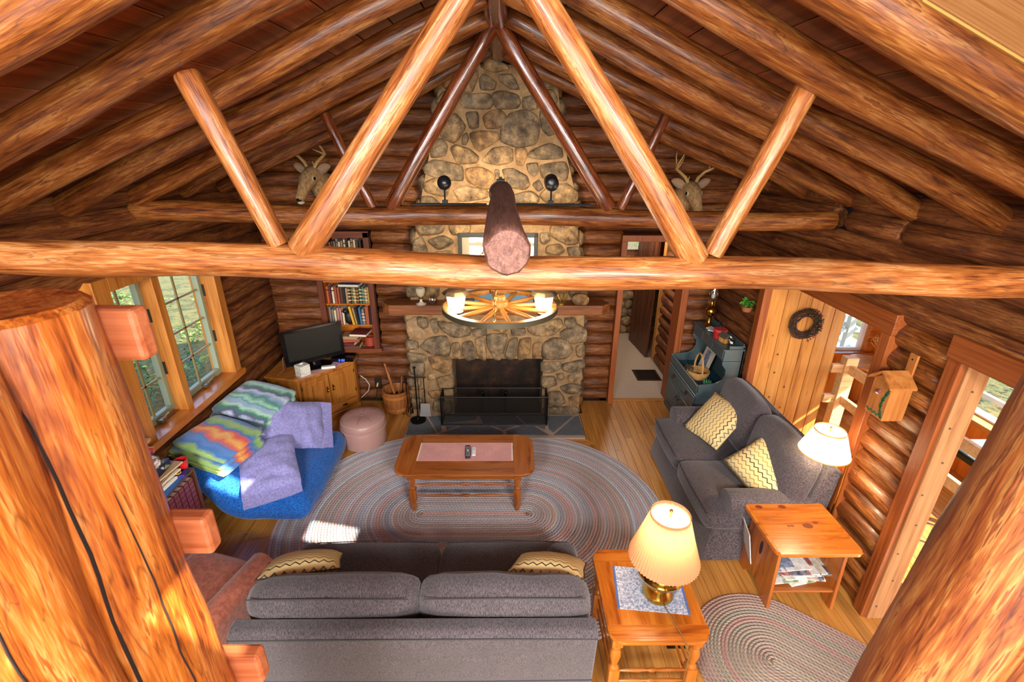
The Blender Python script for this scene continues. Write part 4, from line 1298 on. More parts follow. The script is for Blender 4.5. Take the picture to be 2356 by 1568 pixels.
for i in range(3):
    for j in range(8):
        if j != 4:
            put('button', bt, rc, (-.013 + i * .013, -.07 + j * .019, .0185))
MB().lathe([(.013, 0), (.013, .003), (.011, .004)], 14).build('button', plain('grey_button', 'b8bcc4', .5), rc, loc=(0, .008, .0175))
rc2 = thing('remote_control', 'small white remote control beside the black one', 'remote', (-.293, 3.575, .458), R(3))
rbox(.038, .125, .014, .007, 0, 3).build('case', plain('white_plastic', 'e6e6ea', .35), rc2, True, loc=(0, 0, .007))
MB().lathe([(.009, 0), (.009, .003)], 12).build('button', plain('light_button', 'c0c0c8', .5), rc2, loc=(0, .02, .013))

# ---- lamp end table beside the foreground sofa
et = thing('end_table', 'honey-coloured pine end table with turned legs under the pleated lamp', 'end table', (.835, 2.05, 0), R(0))
tt = MB().prism(rounded_rect(.56, .64, .085), .525, .552).build('tabletop', HONEY('X'), et, bevel=.009)
for x0, x1 in ((-.273, -.14), (-.138, 0), (.002, .14), (.142, .273)):
    MB().span((x0, -.215, .551), (x1, .215, .5535)).build('plank', HONEY('Y'), tt)
for s_ in (-1, 1):
    MB().prism([(-.278, s_ * .219), (-.278, s_ * .25), (-.24, s_ * .31), (.24, s_ * .31), (.278, s_ * .25), (.278, s_ * .219)], .551, .5535).build('breadboard_end', HONEY('X'), tt)
MB().span((-.22, -.25, .45), (.22, -.23, .525)).span((-.22, .23, .45), (.22, .25, .525)).span((-.235, -.25, .45), (-.215, .25, .525)).span((.215, -.25, .45), (.235, .25, .525)).build('apron', HONEY('X'), et, bevel=.003)
lm = MB().box((0, 0, .485), (.062, .062, .075)).box((0, 0, .17), (.062, .062, .17)).lathe([(.016, 0), (.026, .025), (.03, .05), (.02, .075), (.026, .085)], 16).lathe([(.026, .255), (.031, .265), (.018, .285), (.034, .36), (.03, .40), (.02, .415), (.031, .43), (.031, .45)], 16).mesh('leg', True, .004)
lm.materials.append(HONEY('Z'))
for sx in (-1, 1):
    for sy in (-1, 1):
        put('leg', lm, et, (sx * .222, sy * .245, 0))
sr = MB().lathe(turned(.40, .013, 1), 12, (-.2, 0, 0), 'X').mesh('stretcher', True)
sr.materials.append(HONEY('X'))
for sy, zz in ((-1, .22), (1, .22), (-1, .13)):
    put('stretcher', sr, et, (0, sy * .245, zz))
sd = MB().lathe(turned(.44, .012, 1), 12, (0, -.22, 0), 'Y').mesh('stretcher', True)
sd.materials.append(HONEY('Y'))
for sx in (-1, 1):
    for zz in (.13, .22):
        put('stretcher', sd, et, (sx * .222, 0, zz))
mat_ = MB().span((-.19, -.15, 0), (.19, .15, .003)).build('place_mat', fabric('blue_white_weave', '7d8aa8', 'd8d8dc', (90, 90, 90), .95, .2), None, loc=(.855, 2.06, .5545), rot=(0, 0, R(-6)))
tag(mat_, 'pale blue woven mat under the brass lamp', 'place mat')
fr = MB()
for k in range(50):
    for s_ in (-1, 1):
        fr.span((s_ * .19 - (.014 if s_ < 0 else 0), -.149 + k * .006, 0), (s_ * .19 + (.014 if s_ > 0 else 0), -.1455 + k * .006, .002))
tag(fr.build('fringe', plain('blue_fringe', '5a74b0', .9), mat_), kind='stuff')

def shade_mat(key, col, tr=.6):
    s = NT(key)
    df = s.n('ShaderNodeBsdfDiffuse', {0: lin(col)})
    tl = s.n('ShaderNodeBsdfTranslucent', {0: lin(col)})
    mx = s.n('ShaderNodeMixShader', {0: tr, 1: df, 2: tl})
    s.t.links.new(mx.outputs[0], s.t.nodes['Material Output'].inputs[0])
    return s.m
def bulb(name, loc, power, col=(1, .72, .42), r=.03):
    d = bpy.data.lights.new(name, 'POINT')
    d.energy, d.color, d.shadow_soft_size = power, col, r
    o = bpy.data.objects.new(name, d)
    o.location = loc
    C.objects.link(o)
    return o
lp = thing('table_lamp', 'brass urn table lamp with a cream pleated shade in the foreground', 'lamp', (.895, 2.03, .558))
MB().lathe([(.085, 0), (.09, .01), (.088, .04), (.070, .07), (.068, .085), (.095, .115), (.128, .155), (.136, .178), (.132, .186), (.136, .193), (.130, .22), (.105, .25), (.066, .268), (.03, .28), (.022, .33), (.012, .34)], 32).build('base', BRASS(), lp, True)
NPL = 62
MB().lathe([(.196, .285), (.194, .29), (.148, .435), (.104, .585), (.1065, .588), (.107, .595)], NPL * 4, mod=lambda a, h: 1 + .017 * math.cos(a * NPL), caps=False).build('shade', shade_mat('pleated_shade', 'dca880', .5), lp, 2)
MB().lathe([(.100, .570), (.100, .573)], 32).build('diffuser', shade_mat('white_diffuser', 'f4f4f2', .6), lp)
MB().tube([(0, 0, .30), (0, 0, .61)], .004, 8).ball((0, 0, .615), .011, 10).build('finial', BRASS(), lp, True)
MB().ball((0, 0, .43), (.03, .03, .042), 12).build('bulb', emit('warm_bulb', 'ffd9a0', 6), lp, True)
bulb('table_lamp_light', (.895, 2.03, 1.06), 4.2, (1, .72, .40), .05)
MB().tube([(.0, -.078, .015), (.03, -.16, .003), (.055, -.27, .002), (.065, -.355, -.02), (.055, -.37, -.2), (.0, -.33, -.42), (-.04, -.30, -.55)], .003, 6).build('cord', plain('lamp_cord', '8a6a3a', .6), lp, True)

# ---- pine side table against the right wall, with magazines
e2 = thing('end_table', 'orange knotty pine end table with plank sides against the log wall', 'end table', (2.055, 2.565, 0))
tt = MB().prism(rounded_rect(.58, .50, .05), .525, .555).build('tabletop', HONEY('X'), e2, bevel=.006)
for y0, y1 in ((-.248, -.085), (-.083, .082), (.084, .248)):
    MB().span((-.27, y0, .554), (.27, y1, .5565)).build('plank', HONEY('X'), tt)
kn = plain('knot', '6a2a08', .4)
for kx, ky, r in ((-.2, .19, .022), (-.03, .19, .024), (.05, -.0, .03), (.12, .03, .017), (-.06, 0, .012), (-.085, 0, .01)):
    MB().lathe([(r, 0), (r, .0006)], 16).xf(Matrix.Diagonal((1.2, .8, 1, 1))).build('knot', kn, tt, loc=(kx, ky, .5566))
for s_ in (-1, 1):
    m = MB().prism([(-.21, 0), (-.13, 0), (-.10, .05), (-.05, .075), (.05, .075), (.10, .05), (.13, 0), (.21, 0), (.185, .525), (-.185, .525)], s_ * .225 - .011, s_ * .225 + .011, 'X')
    so = m.build('side_panel', MAPLE('Z'), e2, bevel=.003)
    hm = MB().prism([(.018 * math.cos(2 * math.pi * k / 16), .36 + .06 * math.sin(2 * math.pi * k / 16)) for k in range(16)], s_ * .225 - .012, s_ * .225 + .012, 'X')
    hm.build('hand_slot', plain('slot_dark', '2a120a', .8), so)
MB().span((-.214, -.19, .14), (.214, .19, .158)).build('shelf', MAPLE('X'), e2, bevel=.003)

MAGC = ['d8d2c8', 'b0a89a', '6a7a9a', 'c8bca8', '9a3a32', 'e0dcd4', '8a9a70', '3a3f5a', 'c8a890']
def magmat(i):
    k = ('mag', i)
    if k not in MC:
        s = NT('magazine_cover')
        vv = s.n('ShaderNodeTexVoronoi', {'Vector': s.obj((13, 9, 1), 40.0), 'Scale': 1.0, 'Randomness': .55}, distance='CHEBYCHEV').outputs['Color']
        n1 = s.n('ShaderNodeSeparateColor', {0: vv}).outputs[0]
        p = random.sample(MAGC, 5)
        c = s.ramp(n1, [(0, 'd8d2c8'), (.3, p[1]), (.5, p[2]), (.62, 'e0dcd4'), (.85, p[4])], 'CONSTANT')
        c = s.mix(.25, c, s.ramp(s.noise(s.obj((30, 30, 30), 40.0), 1.0, 3), [(.4, '5a564e'), (.6, 'e8e2d8')]))
        MC[k] = s.out(c, .35)
    return MC[k]
zz = .1595
for i in range(13):
    th = random.uniform(.008, .014)
    lab = 'magazine in the end table heap, %s from the bottom' % ('first second third fourth fifth sixth seventh eighth ninth tenth eleventh twelfth'.split()[min(i, 11)])
    if i == 12:
        lab = 'glossy magazine on top of the heap on the pine end table shelf'
    if i == 0:
        lab = 'thin magazine at the bottom of the heap on the pine end table shelf'
    o = rbox(.20, .27, th, .003, 0, 2).build('magazine', magmat(i % 7), None, False, loc=(2.055 + random.uniform(-.09, .09), 2.55 + random.uniform(-.04, .03) - (.04 if i > 9 else 0), zz + th / 2), rot=(0, 0, R(random.choice((0, 4, -6, 88, 92, 95, 12)))))
    tag(o, lab, 'magazine', 'magazines on the end table shelf')
    MB().span((-.099, -.134, -th / 2 + .0008), (.102, .134, th / 2 - .0012)).build('pages', plain('paper_pages', 'e6ddce', .8), o)
    zz += th + .0006
mg = MB().box((0, 0, 0), (.2, .006, .27)).build('magazine', magmat(3), None, loc=(1.79, 2.70, .30), rot=(R(-12), 0, R(78)))
tag(mg, 'magazine tucked upright against the outer side of the pine end table', 'magazine')

# ---- swing-arm floor lamp behind the loveseat
fl = thing('floor_lamp', 'swing-arm floor lamp with a bright white empire shade by the log wall', 'lamp', (2.405, 2.75, 0))
MB().lathe([(.09, 0), (.09, .012), (.03, .02), (.012, .03)], 20).build('base', BRASS(), fl, True)
MB().tube([(0, 0, .02), (0, 0, 1.0)], .008, 10).build('pole', BRASS(), fl, True)
MB().tube([(0, 0, .98), (-.05, -.05, .985), (-.10, 0, .99), (-.195, 0, .99), (-.195, 0, 1.1)], .005, 8).tube([(0, 0, .94), (0, 0, 1.01)], .012, 8).build('swing_arm', BRASS(), fl, True)
MB().lathe([(.158, 1.04), (.160, 1.045), (.098, 1.215), (.096, 1.22)], 40, (-.195, 0, 0), caps=False).build('shade', shade_mat('white_shade', 'f6f1e4', .6), fl, 2)
MB().lathe([(.160, 1.038), (.163, 1.042), (.160, 1.047)], 40, (-.195, 0, 0), caps=False).lathe([(.098, 1.214), (.100, 1.218), (.097, 1.223)], 40, (-.195, 0, 0), caps=False).build('shade_trim', plain('gold_trim', 'c89a3c', .5), fl)
MB().tube([(-.195, 0, 1.2), (-.195, 0, 1.235)], .003, 6).ball((-.195, 0, 1.238), .008, 8).build('finial', BRASS(), fl, True)
MB().lathe([(.094, 1.205), (.094, 1.207)], 30, (-.195, 0, 0)).build('diffuser', shade_mat('white_diffuser2', 'f6f4ee', .6), fl)
MB().ball((-.195, 0, 1.11), (.028, .028, .04), 12).build('bulb', emit('warm_bulb', 'ffd9a0', 6), fl, True)
bulb('floor_lamp_light', (2.21, 2.75, 1.12), 16, (1, .78, .5), .05)

# ---- futon, bedding
def bend(mb, path, L):
    """Bend a slab along local X so that it follows path (list of (x, z)) in the XZ plane."""
    ds = [0]
    for a, b in zip(path, path[1:]):
        ds.append(ds[-1] + math.dist(a, b))
    T = ds[-1]
    def at(s):
        s = max(0, min(T, s))
        for i in range(len(path) - 1):
            if s <= ds[i + 1]:
                u = (s - ds[i]) / (ds[i + 1] - ds[i])
                return path[i][0] + (path[i + 1][0] - path[i][0]) * u, path[i][1] + (path[i + 1][1] - path[i][1]) * u
        return path[-1]
    out = []
    for x, y, z in mb.v:
        s = (x / L + .5) * T
        p, q = at(s - .04), at(s + .04)
        c = at(s)
        tx, tz = q[0] - p[0], q[1] - p[1]
        n = math.hypot(tx, tz) or 1
        e = s - max(0, min(T, s))
        out.append((c[0] + tx / n * e + tz / n * z, y, c[1] + tz / n * e - tx / n * z))
    mb.v = out
    return mb
def smooth_path(pts, k=3):
    for _ in range(k):
        q = [pts[0]]
        for a, b in zip(pts, pts[1:]):
            q += [(a[0] * .75 + b[0] * .25, a[1] * .75 + b[1] * .25), (a[0] * .25 + b[0] * .75, a[1] * .25 + b[1] * .75)]
        pts = q + [pts[-1]]
    return pts
fpath = smooth_path([(-1.66, .145), (-2.0, .145), (-2.25, .15), (-2.38, .30), (-2.50, .50), (-2.58, .60)])
fut = thing('futon', 'blue futon mattress folded up against the window wall', 'futon', (-2.1, 3.72, 0))
b = bend(rbox(1.1, 1.12, .26, .11, .02, 16, .012, 2.0), fpath, 1.12)
b.v = [(x + 2.1, y, z) for x, y, z in b.v]
b.build('mattress', fabric('blue_futon_cloth', '12489a', '2472c4', (90, 90, 90), .85, .3), fut, 2)
tf = MB()
for yy in (-.3, 0, .3):
    tf.ball((.18, yy, .272), (.016, .016, .008), 8).ball((-.06, yy, .275), (.016, .016, .008), 8)
tf.ball((-.12, -.555, .21), (.016, .008, .016), 8)
tf.build('tuft_button', plain('blue_button', '123f84', .7), fut, True)
lav = fabric('lavender_cotton', '8480b8', '9c98cc', (60, 60, 60), .9, .25)
def bed_pillow(label, loc, rot, sx, sy):
    t = thing('bed_pillow', label, 'pillow', loc, 0, 'lavender bed pillows')
    t.rotation_euler = rot
    weld(pillow_mb(sx, sy, .17, 24, .03, loc[1], .03).build('pillow', lav, t, 2))
    # flange of the pillowcase
    m = MB()
    vs, fs = [], []
    for i in range(11):
        v = -sy / 2 + sy * i / 10
        for u, zz in ((sx / 2 - .03, .014), (sx / 2 + .03, .010), (sx / 2 + .085, .0)):
            vs.append((u, v * .97, zz + .012 * noise.noise((u * 9, v * 9, loc[1]))))
    for i in range(10):
        for j in range(2):
            fs.append((i * 3 + j, i * 3 + j + 1, i * 3 + j + 4, i * 3 + j + 3))
    n0 = len(vs)
    vs += [(a, b_, c - .012) for a, b_, c in vs]
    fs += [tuple(k + n0 for k in f[::-1]) for f in fs]
    m.add(vs, fs).build('pillowcase_hem', lav, t, 2)
bed_pillow('lavender pillow lying near the front edge of the blue futon', (-2.08, 3.46, .42), (R(4), R(18), R(-62)), .60, .46)
bed_pillow('lavender pillow leaning at the TV cabinet end of the futon', (-2.04, 3.92, .53), (R(44), R(20), R(34)), .58, .48)

def blanket_mat(key, pal, f=5.0):
    s = NT(key)
    tc = s.n('ShaderNodeTexCoord').outputs['Object']
    sp = s.n('ShaderNodeSeparateXYZ', {0: tc})
    saw = s.math('ABSOLUTE', s.math('SUBTRACT', s.math('FRACT', s.math('MULTIPLY', sp.outputs[0], 6.0)), .5))
    n1 = s.noise(s.obj((6, 6, 6)), 1.0, 3, .6)
    v = s.math('ADD', s.math('MULTIPLY', sp.outputs[1], f / 2.4), s.math('ADD', s.math('MULTIPLY', saw, .12), s.math('MULTIPLY', n1, .45)))
    fr = s.math('FRACT', s.math('ADD', v, 10.0))
    st = [(i / len(pal), c) for i, c in enumerate(pal)]
    n2 = s.noise(s.obj((140, 140, 140)), 1.0, 2)
    c = s.n('ShaderNodeHueSaturation', {'Color': s.ramp(fr, st, 'LINEAR'), 'Value': s.math('ADD', s.math('MULTIPLY', n2, .6), .7)}).outputs[0]
    s.bump(n2, .4, .006)
    return s.out(c, .95, 0, 0, .15, .3)
def folded(label, loc, rot, sx, sy, layers, th, mat, edgec):
    t = thing('folded_blanket', label, 'blanket', loc, 0, 'folded blankets on the futon')
    t.rotation_euler = rot
    for k in range(layers):
        b = rbox(sx - .01 * k, sy - .015 * k, th, th * .48, .006, 9, .008, k + loc[0])
        b.v = [(x, y, z - .05 * (x / sx + .1) ** 2 - .03 * (y / sy) ** 2) for x, y, z in b.v]
        b.build('layer', mat, t, 2, loc=(.006 * (-1) ** k, .008 * (-1) ** k, th * (.5 + k * .93)))
    e = MB().tube([(-sx / 2 + .02, -sy / 2 - .004, th * .9), (0, -sy / 2 - .006, th * .95), (sx / 2 - .02, -sy / 2 - .004, th * .85)], .007, 6)
    e.build('binding', plain(edgec + '_binding', {'dark': '1f1a22', 'lime': 'a8b860'}[edgec], .8), t, True)
folded('folded fleece blanket in orange, blue and green nearest the stacked games', (-2.43, 3.40, .60), (R(0), R(10), R(-14)), .50, .50, 3, .062,
       blanket_mat('fleece_orange_blue', ['3f78b8', 'd8634a', 'e0a858', 'd8563e', '3a6cb4', '7fa860', '9ab86a', '3f74b8', '5a86c4'], 6.0), 'lime')
folded('folded fleece blanket in teal, white and plum at the far end of the futon', (-2.40, 3.99, .60), (R(4), R(8), R(-10)), .54, .56, 3, .07,
       blanket_mat('fleece_teal', ['4f9a86', 'a8d8c0', '4a8a78', '8fa8c8', 'c4d0e0', '5a5a78', '3f8068', 'b8e0c4', '9ab4d0'], 6.5), 'dark')

# ================================================================== SMALLER THINGS
# ---- corner TV cabinet
CAB = lambda a='Z': wood('cabinet_oak', '6f3810', 'aa6424', 'c27e34', a, (1.3, 18, 18), .35, .3, knots=.35, var=.1)
A0, A1 = Vector((-2.29, 4.66)), Vector((-1.83, 5.20))          # ends of the diagonal front
cab = thing('tv_cabinet', 'oak corner cabinet with two panelled doors under the television', 'cabinet', (A0.x, A0.y, 0), math.atan2((A1 - A0).y, (A1 - A0).x))
FL = (A1 - A0).length
ca_ = cab.rotation_euler.z
def to_loc(x, y):
    d = Vector((x, y)) - A0
    return (d.x * math.cos(-ca_) - d.y * math.sin(-ca_), d.x * math.sin(-ca_) + d.y * math.cos(-ca_))
ring_ = [to_loc(*p) for p in ((-2.66, 4.74), (-2.29, 4.66), (-1.83, 5.20), (-1.83, 5.28), (-2.66, 5.28))]
MB().prism(ring_, .03, .61).build('body', CAB('Z'), cab, bevel=.004)
big = [to_loc(*p) for p in ((-2.67, 4.71), (-2.285, 4.625), (-1.805, 5.19), (-1.805, 5.28), (-2.67, 5.28))]
MB().prism(big, .61, .64).build('cabinet_top', CAB('X'), cab, bevel=.008)
for x0, x1 in ((.03, FL / 2 - .006), (FL / 2 + .006, FL - .03)):
    d = MB().span((x0, -.02, .17), (x1, 0, .575)).build('door', CAB('Z'), cab, bevel=.004)
    MB().span((x0 + .055, -.026, .225), (x1 - .055, -.016, .52)).build('raised_panel', CAB('Z'), d, bevel=.008)
    hx = x1 - .03 if x0 < .1 else x0 + .03
    MB().box((hx, -.023, .385), (.014, .004, .075)).tube([(hx, -.026, .42), (hx, -.045, .40), (hx, -.045, .37), (hx, -.026, .35)], .005, 6).ball((hx, -.045, .385), .009, 8).build('handle', BRASS(), d, True)
    hg = x0 + .004 if x0 < .1 else x1 - .004
    MB().box((hg, -.022, .25), (.008, .006, .04)).box((hg, -.022, .5), (.008, .006, .04)).build('hinge', BLACK(), d)
dw_ = MB().span((.03, -.02, .065), (FL - .03, 0, .15)).build('drawer', CAB('X'), cab, bevel=.004)
for hx in (FL * .25, FL * .72):
    MB().box((hx, -.023, .107), (.06, .004, .02)).tube([(hx - .02, -.025, .11), (hx, -.04, .10), (hx + .02, -.025, .11)], .004, 6).build('handle', plain('antique_brass', '4a3a20', .35, .9), dw_, True)
MB().span((-.01, -.03, 0), (FL + .01, .02, .05)).build('plinth', CAB('X'), cab, bevel=.006)

# ---- television
tvx = Vector((-2.19, 5.0, 0))
tv = thing('television', 'black flat-screen television on the corner cabinet', 'television', (tvx.x, tvx.y, .64), ca_ - R(12))
rbox(.66, .045, .41, .01, 0, 3).build('case', plain('gloss_black', '0c0c0e', .15, 0, .5), tv, True, loc=(0, 0, .275), rot=(R(-3), 0, 0))
sc_ = MB().box((0, -.024, 0), (.58, .004, .325)).build('screen', plain('dark_screen', '16150f', .3), tv, loc=(0, -.0, .288), rot=(R(-3), 0, 0))
MB().box((0, 0, .0), (.05, .002, .008)).build('badge', plain('silver_badge', 'b8b8b8', .3, .8), tv, loc=(.0, -.028, .098))
MB().lathe([(.16, 0), (.16, .01), (.14, .018)], 28).xf(Matrix.Diagonal((1.15, .75, 1, 1))).build('stand', plain('gloss_black', '0c0c0e', .15, 0, .5), tv, True)
MB().span((-.04, -.02, .015), (.04, .02, .1)).build('neck', plain('gloss_black', '0c0c0e', .15, 0, .5), tv)
tb = thing('tissue_box', 'white cube tissue box in front of the television', 'tissue box', (-2.25, 4.76, .64), ca_ + R(6))
ws = NT('tissue_pattern')
tcv = ws.n('ShaderNodeTexVoronoi', {'Vector': ws.obj((55, 55, 55)), 'Scale': 1.0}, feature='DISTANCE_TO_EDGE').outputs[0]
MB().span((-.058, -.058, 0), (.058, .058, .125)).build('carton', ws.out(ws.ramp(tcv, [(.05, 'c8c0a8'), (.12, 'f0ece0')]), .6), tb, bevel=.004)
MB().prism([(.03 * math.cos(k * .5236), .018 * math.sin(k * .5236)) for k in range(12)], .1252, .1262).build('slot', plain('slot_grey', '77726a', .8), tb)
weld(pillow_mb(.05, .03, .02, 6, .012, 3).build('tissue', plain('tissue_white', 'f4f2ec', .9), tb, 2, loc=(-.005, 0, .136)))
cb = thing('cable_box', 'black cable box with a blue clock display beside the television', 'cable box', (-1.93, 5.17, .64), ca_ - R(48))
rbox(.26, .16, .05, .008, 0, 2).build('case', plain('gloss_black', '0c0c0e', .15, 0, .5), cb, True, loc=(0, 0, .025))
disp = MB()
for k, segs in enumerate(('abcdefg', 'bc', 'abcdef', 'abged')):
    ox = -.03 + k * .018
    S = {'a': (ox, .0375, .010, .002), 'b': (ox + .005, .031, .002, .011), 'c': (ox + .005, .019, .002, .011), 'd': (ox, .0125, .010, .002), 'e': (ox - .005, .019, .002, .011), 'f': (ox - .005, .031, .002, .011), 'g': (ox, .025, .010, .002)}
    for q in segs:
        cx_, cz_, w_, h_ = S[q]
        disp.box((cx_, -.0812, cz_), (w_, .001, h_))
disp.build('clock_display', emit('blue_led', '2040ff', 9), cb)
wb = MB().box((0, 0, .014), (.15, .045, .028)).build('small_box', plain('white_card', 'eeeae2', .6), None, bevel=.002, loc=(-2.03, 4.93, .641), rot=(0, 0, ca_ - R(35)))
tag(wb, 'flat white box lying on the corner cabinet before the television stand', 'box')
cl = MB().span((-.28, -.07, 0), (.22, .07, .002)).build('table_runner', fabric('pink_runner', 'c8847c', 'e0a8a0', (200, 200, 200)), None, loc=(-2.1, 4.9, .6408), rot=(0, 0, ca_))
tag(cl, 'pink cloth strip along the front of the corner cabinet top', 'table runner')
cd = MB().tube([(-2.48, 5.0, .85), (-2.53, 4.92, .76), (-2.5, 4.84, .66), (-2.52, 4.72, .645), (-2.52, 4.705, .5), (-2.50, 4.70, .3)], .004, 6).build('cable', plain('tan_cable', '8a7a64', .7), None, True)
tag(cd, 'tan cable hanging behind the left side of the television', 'cable')
cd = MB().tube([(-1.78, 5.22, .40), (-1.72, 5.21, .36), (-1.68, 5.21, .28), (-1.70, 5.21, .2), (-1.76, 5.21, .14), (-1.80, 5.22, .1)], .005, 6).build('cable', plain('white_cable', 'd8d0c4', .6), None, True)
tag(cd, 'white cable looping out from the right side of the corner cabinet', 'cable')
ol = thing('wall_outlet', 'dark wall outlet with a yellow plug between cabinet and bucket', 'outlet', (-1.60, 5.31, .26))
MB().box((0, 0, 0), (.085, .012, .13)).build('plate', plain('outlet_brown', '2a1a10', .5), ol, bevel=.004)
MB().box((-.005, -.02, -.02), (.02, .03, .05), (0, R(15), 0)).build('plug', plain('yellow_plug', 'd8c070', .5), ol, bevel=.003)
MB().tube([(-.01, -.025, -.045), (-.02, -.03, -.12), (-.04, -.03, -.2), (-.02, -.04, -.245)], .004, 6).build('cord', plain('black_cord', '1a1614', .6), ol, True)

# ---- ottoman
ot = thing('ottoman', 'round pink vinyl footstool with a tufted top beside the futon', 'ottoman', (-1.535, 4.40, 0))
MB().lathe([(.20, .02), (.225, .03), (.228, .20), (.222, .212), (.235, .222), (.240, .25), (.232, .30), (.20, .335), (.12, .35), (.04, .345), (.005, .338)], 40).build('cushion', plain('pink_vinyl', 'b58a80', .4, 0, .1, .12, 6), ot, True)
MB().lathe([(.238, .226), (.243, .231), (.238, .236)], 40, caps=False).lathe([(.222, .308), (.229, .313), (.222, .319)], 40, caps=False).build('piping', plain('pink_piping', 'c49a90', .5), ot, True)
MB().lathe([(.02, 0), (.018, .006), (.004, .010)], 14, (0, 0, .338)).build('tuft_button', plain('pink_button', 'a87a70', .5), ot, True)
sm3 = MB()
for k in range(8):
    a = k * math.pi / 4
    sm3.tube([(.02 * math.cos(a), .02 * math.sin(a), .3415), (.1 * math.cos(a), .1 * math.sin(a), .3525), (.19 * math.cos(a), .19 * math.sin(a), .342)], .002, 5)
sm3.build('seam', plain('pink_seam', '9a6e64', .6), ot, True)
ft = MB().lathe([(.018, 0), (.022, .02)], 10).mesh('foot')
ft.materials.append(BLACK())
for k in range(4):
    put('foot', ft, ot, (.17 * math.cos(k * 1.571 + .6), .17 * math.sin(k * 1.571 + .6), 0))

# ---- staved wooden bucket with kindling
bk = thing('wood_bucket', 'round staved wooden bucket of kindling left of the fireplace', 'bucket', (-1.33, 5.08, 0))
BKW = wood('bucket_wood', '6a3414', '9a5a2a', 'b07038', 'Z', (1.6, 20, 20), .5, knots=.2, var=.35)
NS = 18
for k in range(NS):
    a0, a1 = 2 * math.pi * (k + .02) / NS, 2 * math.pi * (k + .98) / NS
    vs = []
    for a in (a0, a1):
        for r0, zz in ((.135, .03), (.15, .03), (.165, .30), (.15, .30)):
            vs.append((r0 * math.cos(a), r0 * math.sin(a), zz))
    MB().add(vs, [(0, 1, 2, 3), (7, 6, 5, 4), (0, 4, 5, 1), (1, 5, 6, 2), (2, 6, 7, 3), (3, 7, 4, 0)]).build('stave', BKW, bk)
MB().lathe([(.14, .035), (.14, .05)], 30).build('bottom', BKW, bk)
for zz, r in ((.08, .157), (.24, .167)):
    MB().lathe([(r - .004, zz - .018), (r + .002, zz - .018), (r + .004, zz + .018), (r - .003, zz + .018)], 36, caps=False).build('hoop', wood('hoop_wood', '7a3c16', 'b06a30', 'c07c3c', 'Z'), bk, True)
fm_ = MB().lathe([(.013, 0), (.016, .03)], 10).mesh('foot')
fm_.materials.append(BLACK())
for k in range(4):
    put('foot', fm_, bk, (.115 * math.cos(k * 1.571 + .8), .115 * math.sin(k * 1.571 + .8), 0))
for i, (p0, p1, r, mt, lb) in enumerate((((-1.31, 5.05, .08), (-1.44, 5.10, .62), .016, LOGB(), 'long peeled stick leaning left out of the bucket'),
                                         ((-1.27, 5.05, .08), (-1.13, 5.12, .47), .011, LOGD(), 'dark stick leaning right out of the bucket'),
                                         ((-1.30, 5.10, .07), (-1.27, 5.19, .42), .013, LOG(), 'short stick standing upright in the bucket'),
                                         ((-1.37, 5.12, .10), (-1.28, 5.02, .27), .018, LOGW(), 'thick stub of kindling low inside the bucket'))):
    tag(log('kindling_stick', p0, p1, r, r * .9, mt, n=8, seg=.15, wob=.004), lb, 'stick', 'sticks in the bucket')

# ---- fireplace tools and screen
ft_ = thing('fireplace_tool_set', 'black iron stand of fireplace tools on the left of the hearth', 'fireplace tools', (-1.03, 4.80, .028))
MB().lathe([(.09, 0), (.09, .012), (.02, .02), (.012, .05)], 20).tube([(0, 0, .02), (0, 0, .66)], .008, 8).ball((0, 0, .68), .018, 10).tube([(-.12, 0, .56), (.12, 0, .56)], .007, 8).build('stand', BLACK(), ft_, True)
MB().tube([(-.1, 0, .56), (-.1, -.03, .54), (-.1, -.02, .12)], .006, 6).tube([(-.115, -.02, .2), (-.13, -.02, .12), (-.1, -.02, .06), (-.07, -.02, .12), (-.085, -.02, .2)], .005, 6).build('tongs', BLACK(), ft_, True)
MB().tube([(.1, 0, .56), (.1, -.03, .54), (.1, -.02, .24)], .006, 6).build('shovel_handle', BLACK(), ft_, True)
MB().add([(.05, -.03, .24), (.15, -.03, .24), (.165, -.06, .09), (.035, -.06, .09), (.05, -.02, .24), (.15, -.02, .24), (.165, -.05, .09), (.035, -.05, .09)],
         [(0, 1, 2, 3), (7, 6, 5, 4), (0, 4, 5, 1), (2, 6, 7, 3), (1, 5, 6, 2), (3, 7, 4, 0)]).build('shovel_blade', plain('worn_steel', '9a9692', .5, .6), ft_)
MB().tube([(.035, -.02, .55), (.035, -.03, .1)], .005, 6).tube([(.035, -.03, .12), (.06, -.03, .1)], .004, 6).build('poker', BLACK(), ft_, True)

scn = thing('fire_screen', 'black mesh fire screen standing on the slate hearth', 'fire screen', (-.14, 4.70, .029))
x0, x1, zt = -.60, .60, .36
fr_ = MB()
for a, b in (((x0, 0, 0), (x1, 0, 0)), ((x0, 0, zt), (x1, 0, zt)), ((x0, 0, 0), (x0, 0, zt)), ((x1, 0, 0), (x1, 0, zt)),
             ((x0, .22, 0), (x0, .22, zt)), ((x1, .22, 0), (x1, .22, zt)), ((x0, .22, zt), (x1, .22, zt)), ((x0, 0, zt), (x0, .22, zt)), ((x1, 0, zt), (x1, .22, zt)), ((x0, 0, 0), (x0, .22, 0)), ((x1, 0, 0), (x1, .22, 0)), ((x0, .22, 0), (x1, .22, 0))):
    fr_.tube([a, b], .010, 6)
fr_.build('frame', BLACK(), scn, True)
ms = NT('wire_mesh')
tcm = ms.n('ShaderNodeTexCoord').outputs['Object']
spm = ms.n('ShaderNodeSeparateXYZ', {0: tcm})
wv = lambda c: ms.math('LESS_THAN', ms.math('FRACT', ms.math('MULTIPLY', c, 190.0)), .17)
hz_ = ms.math('ADD', spm.outputs[0], spm.outputs[1])
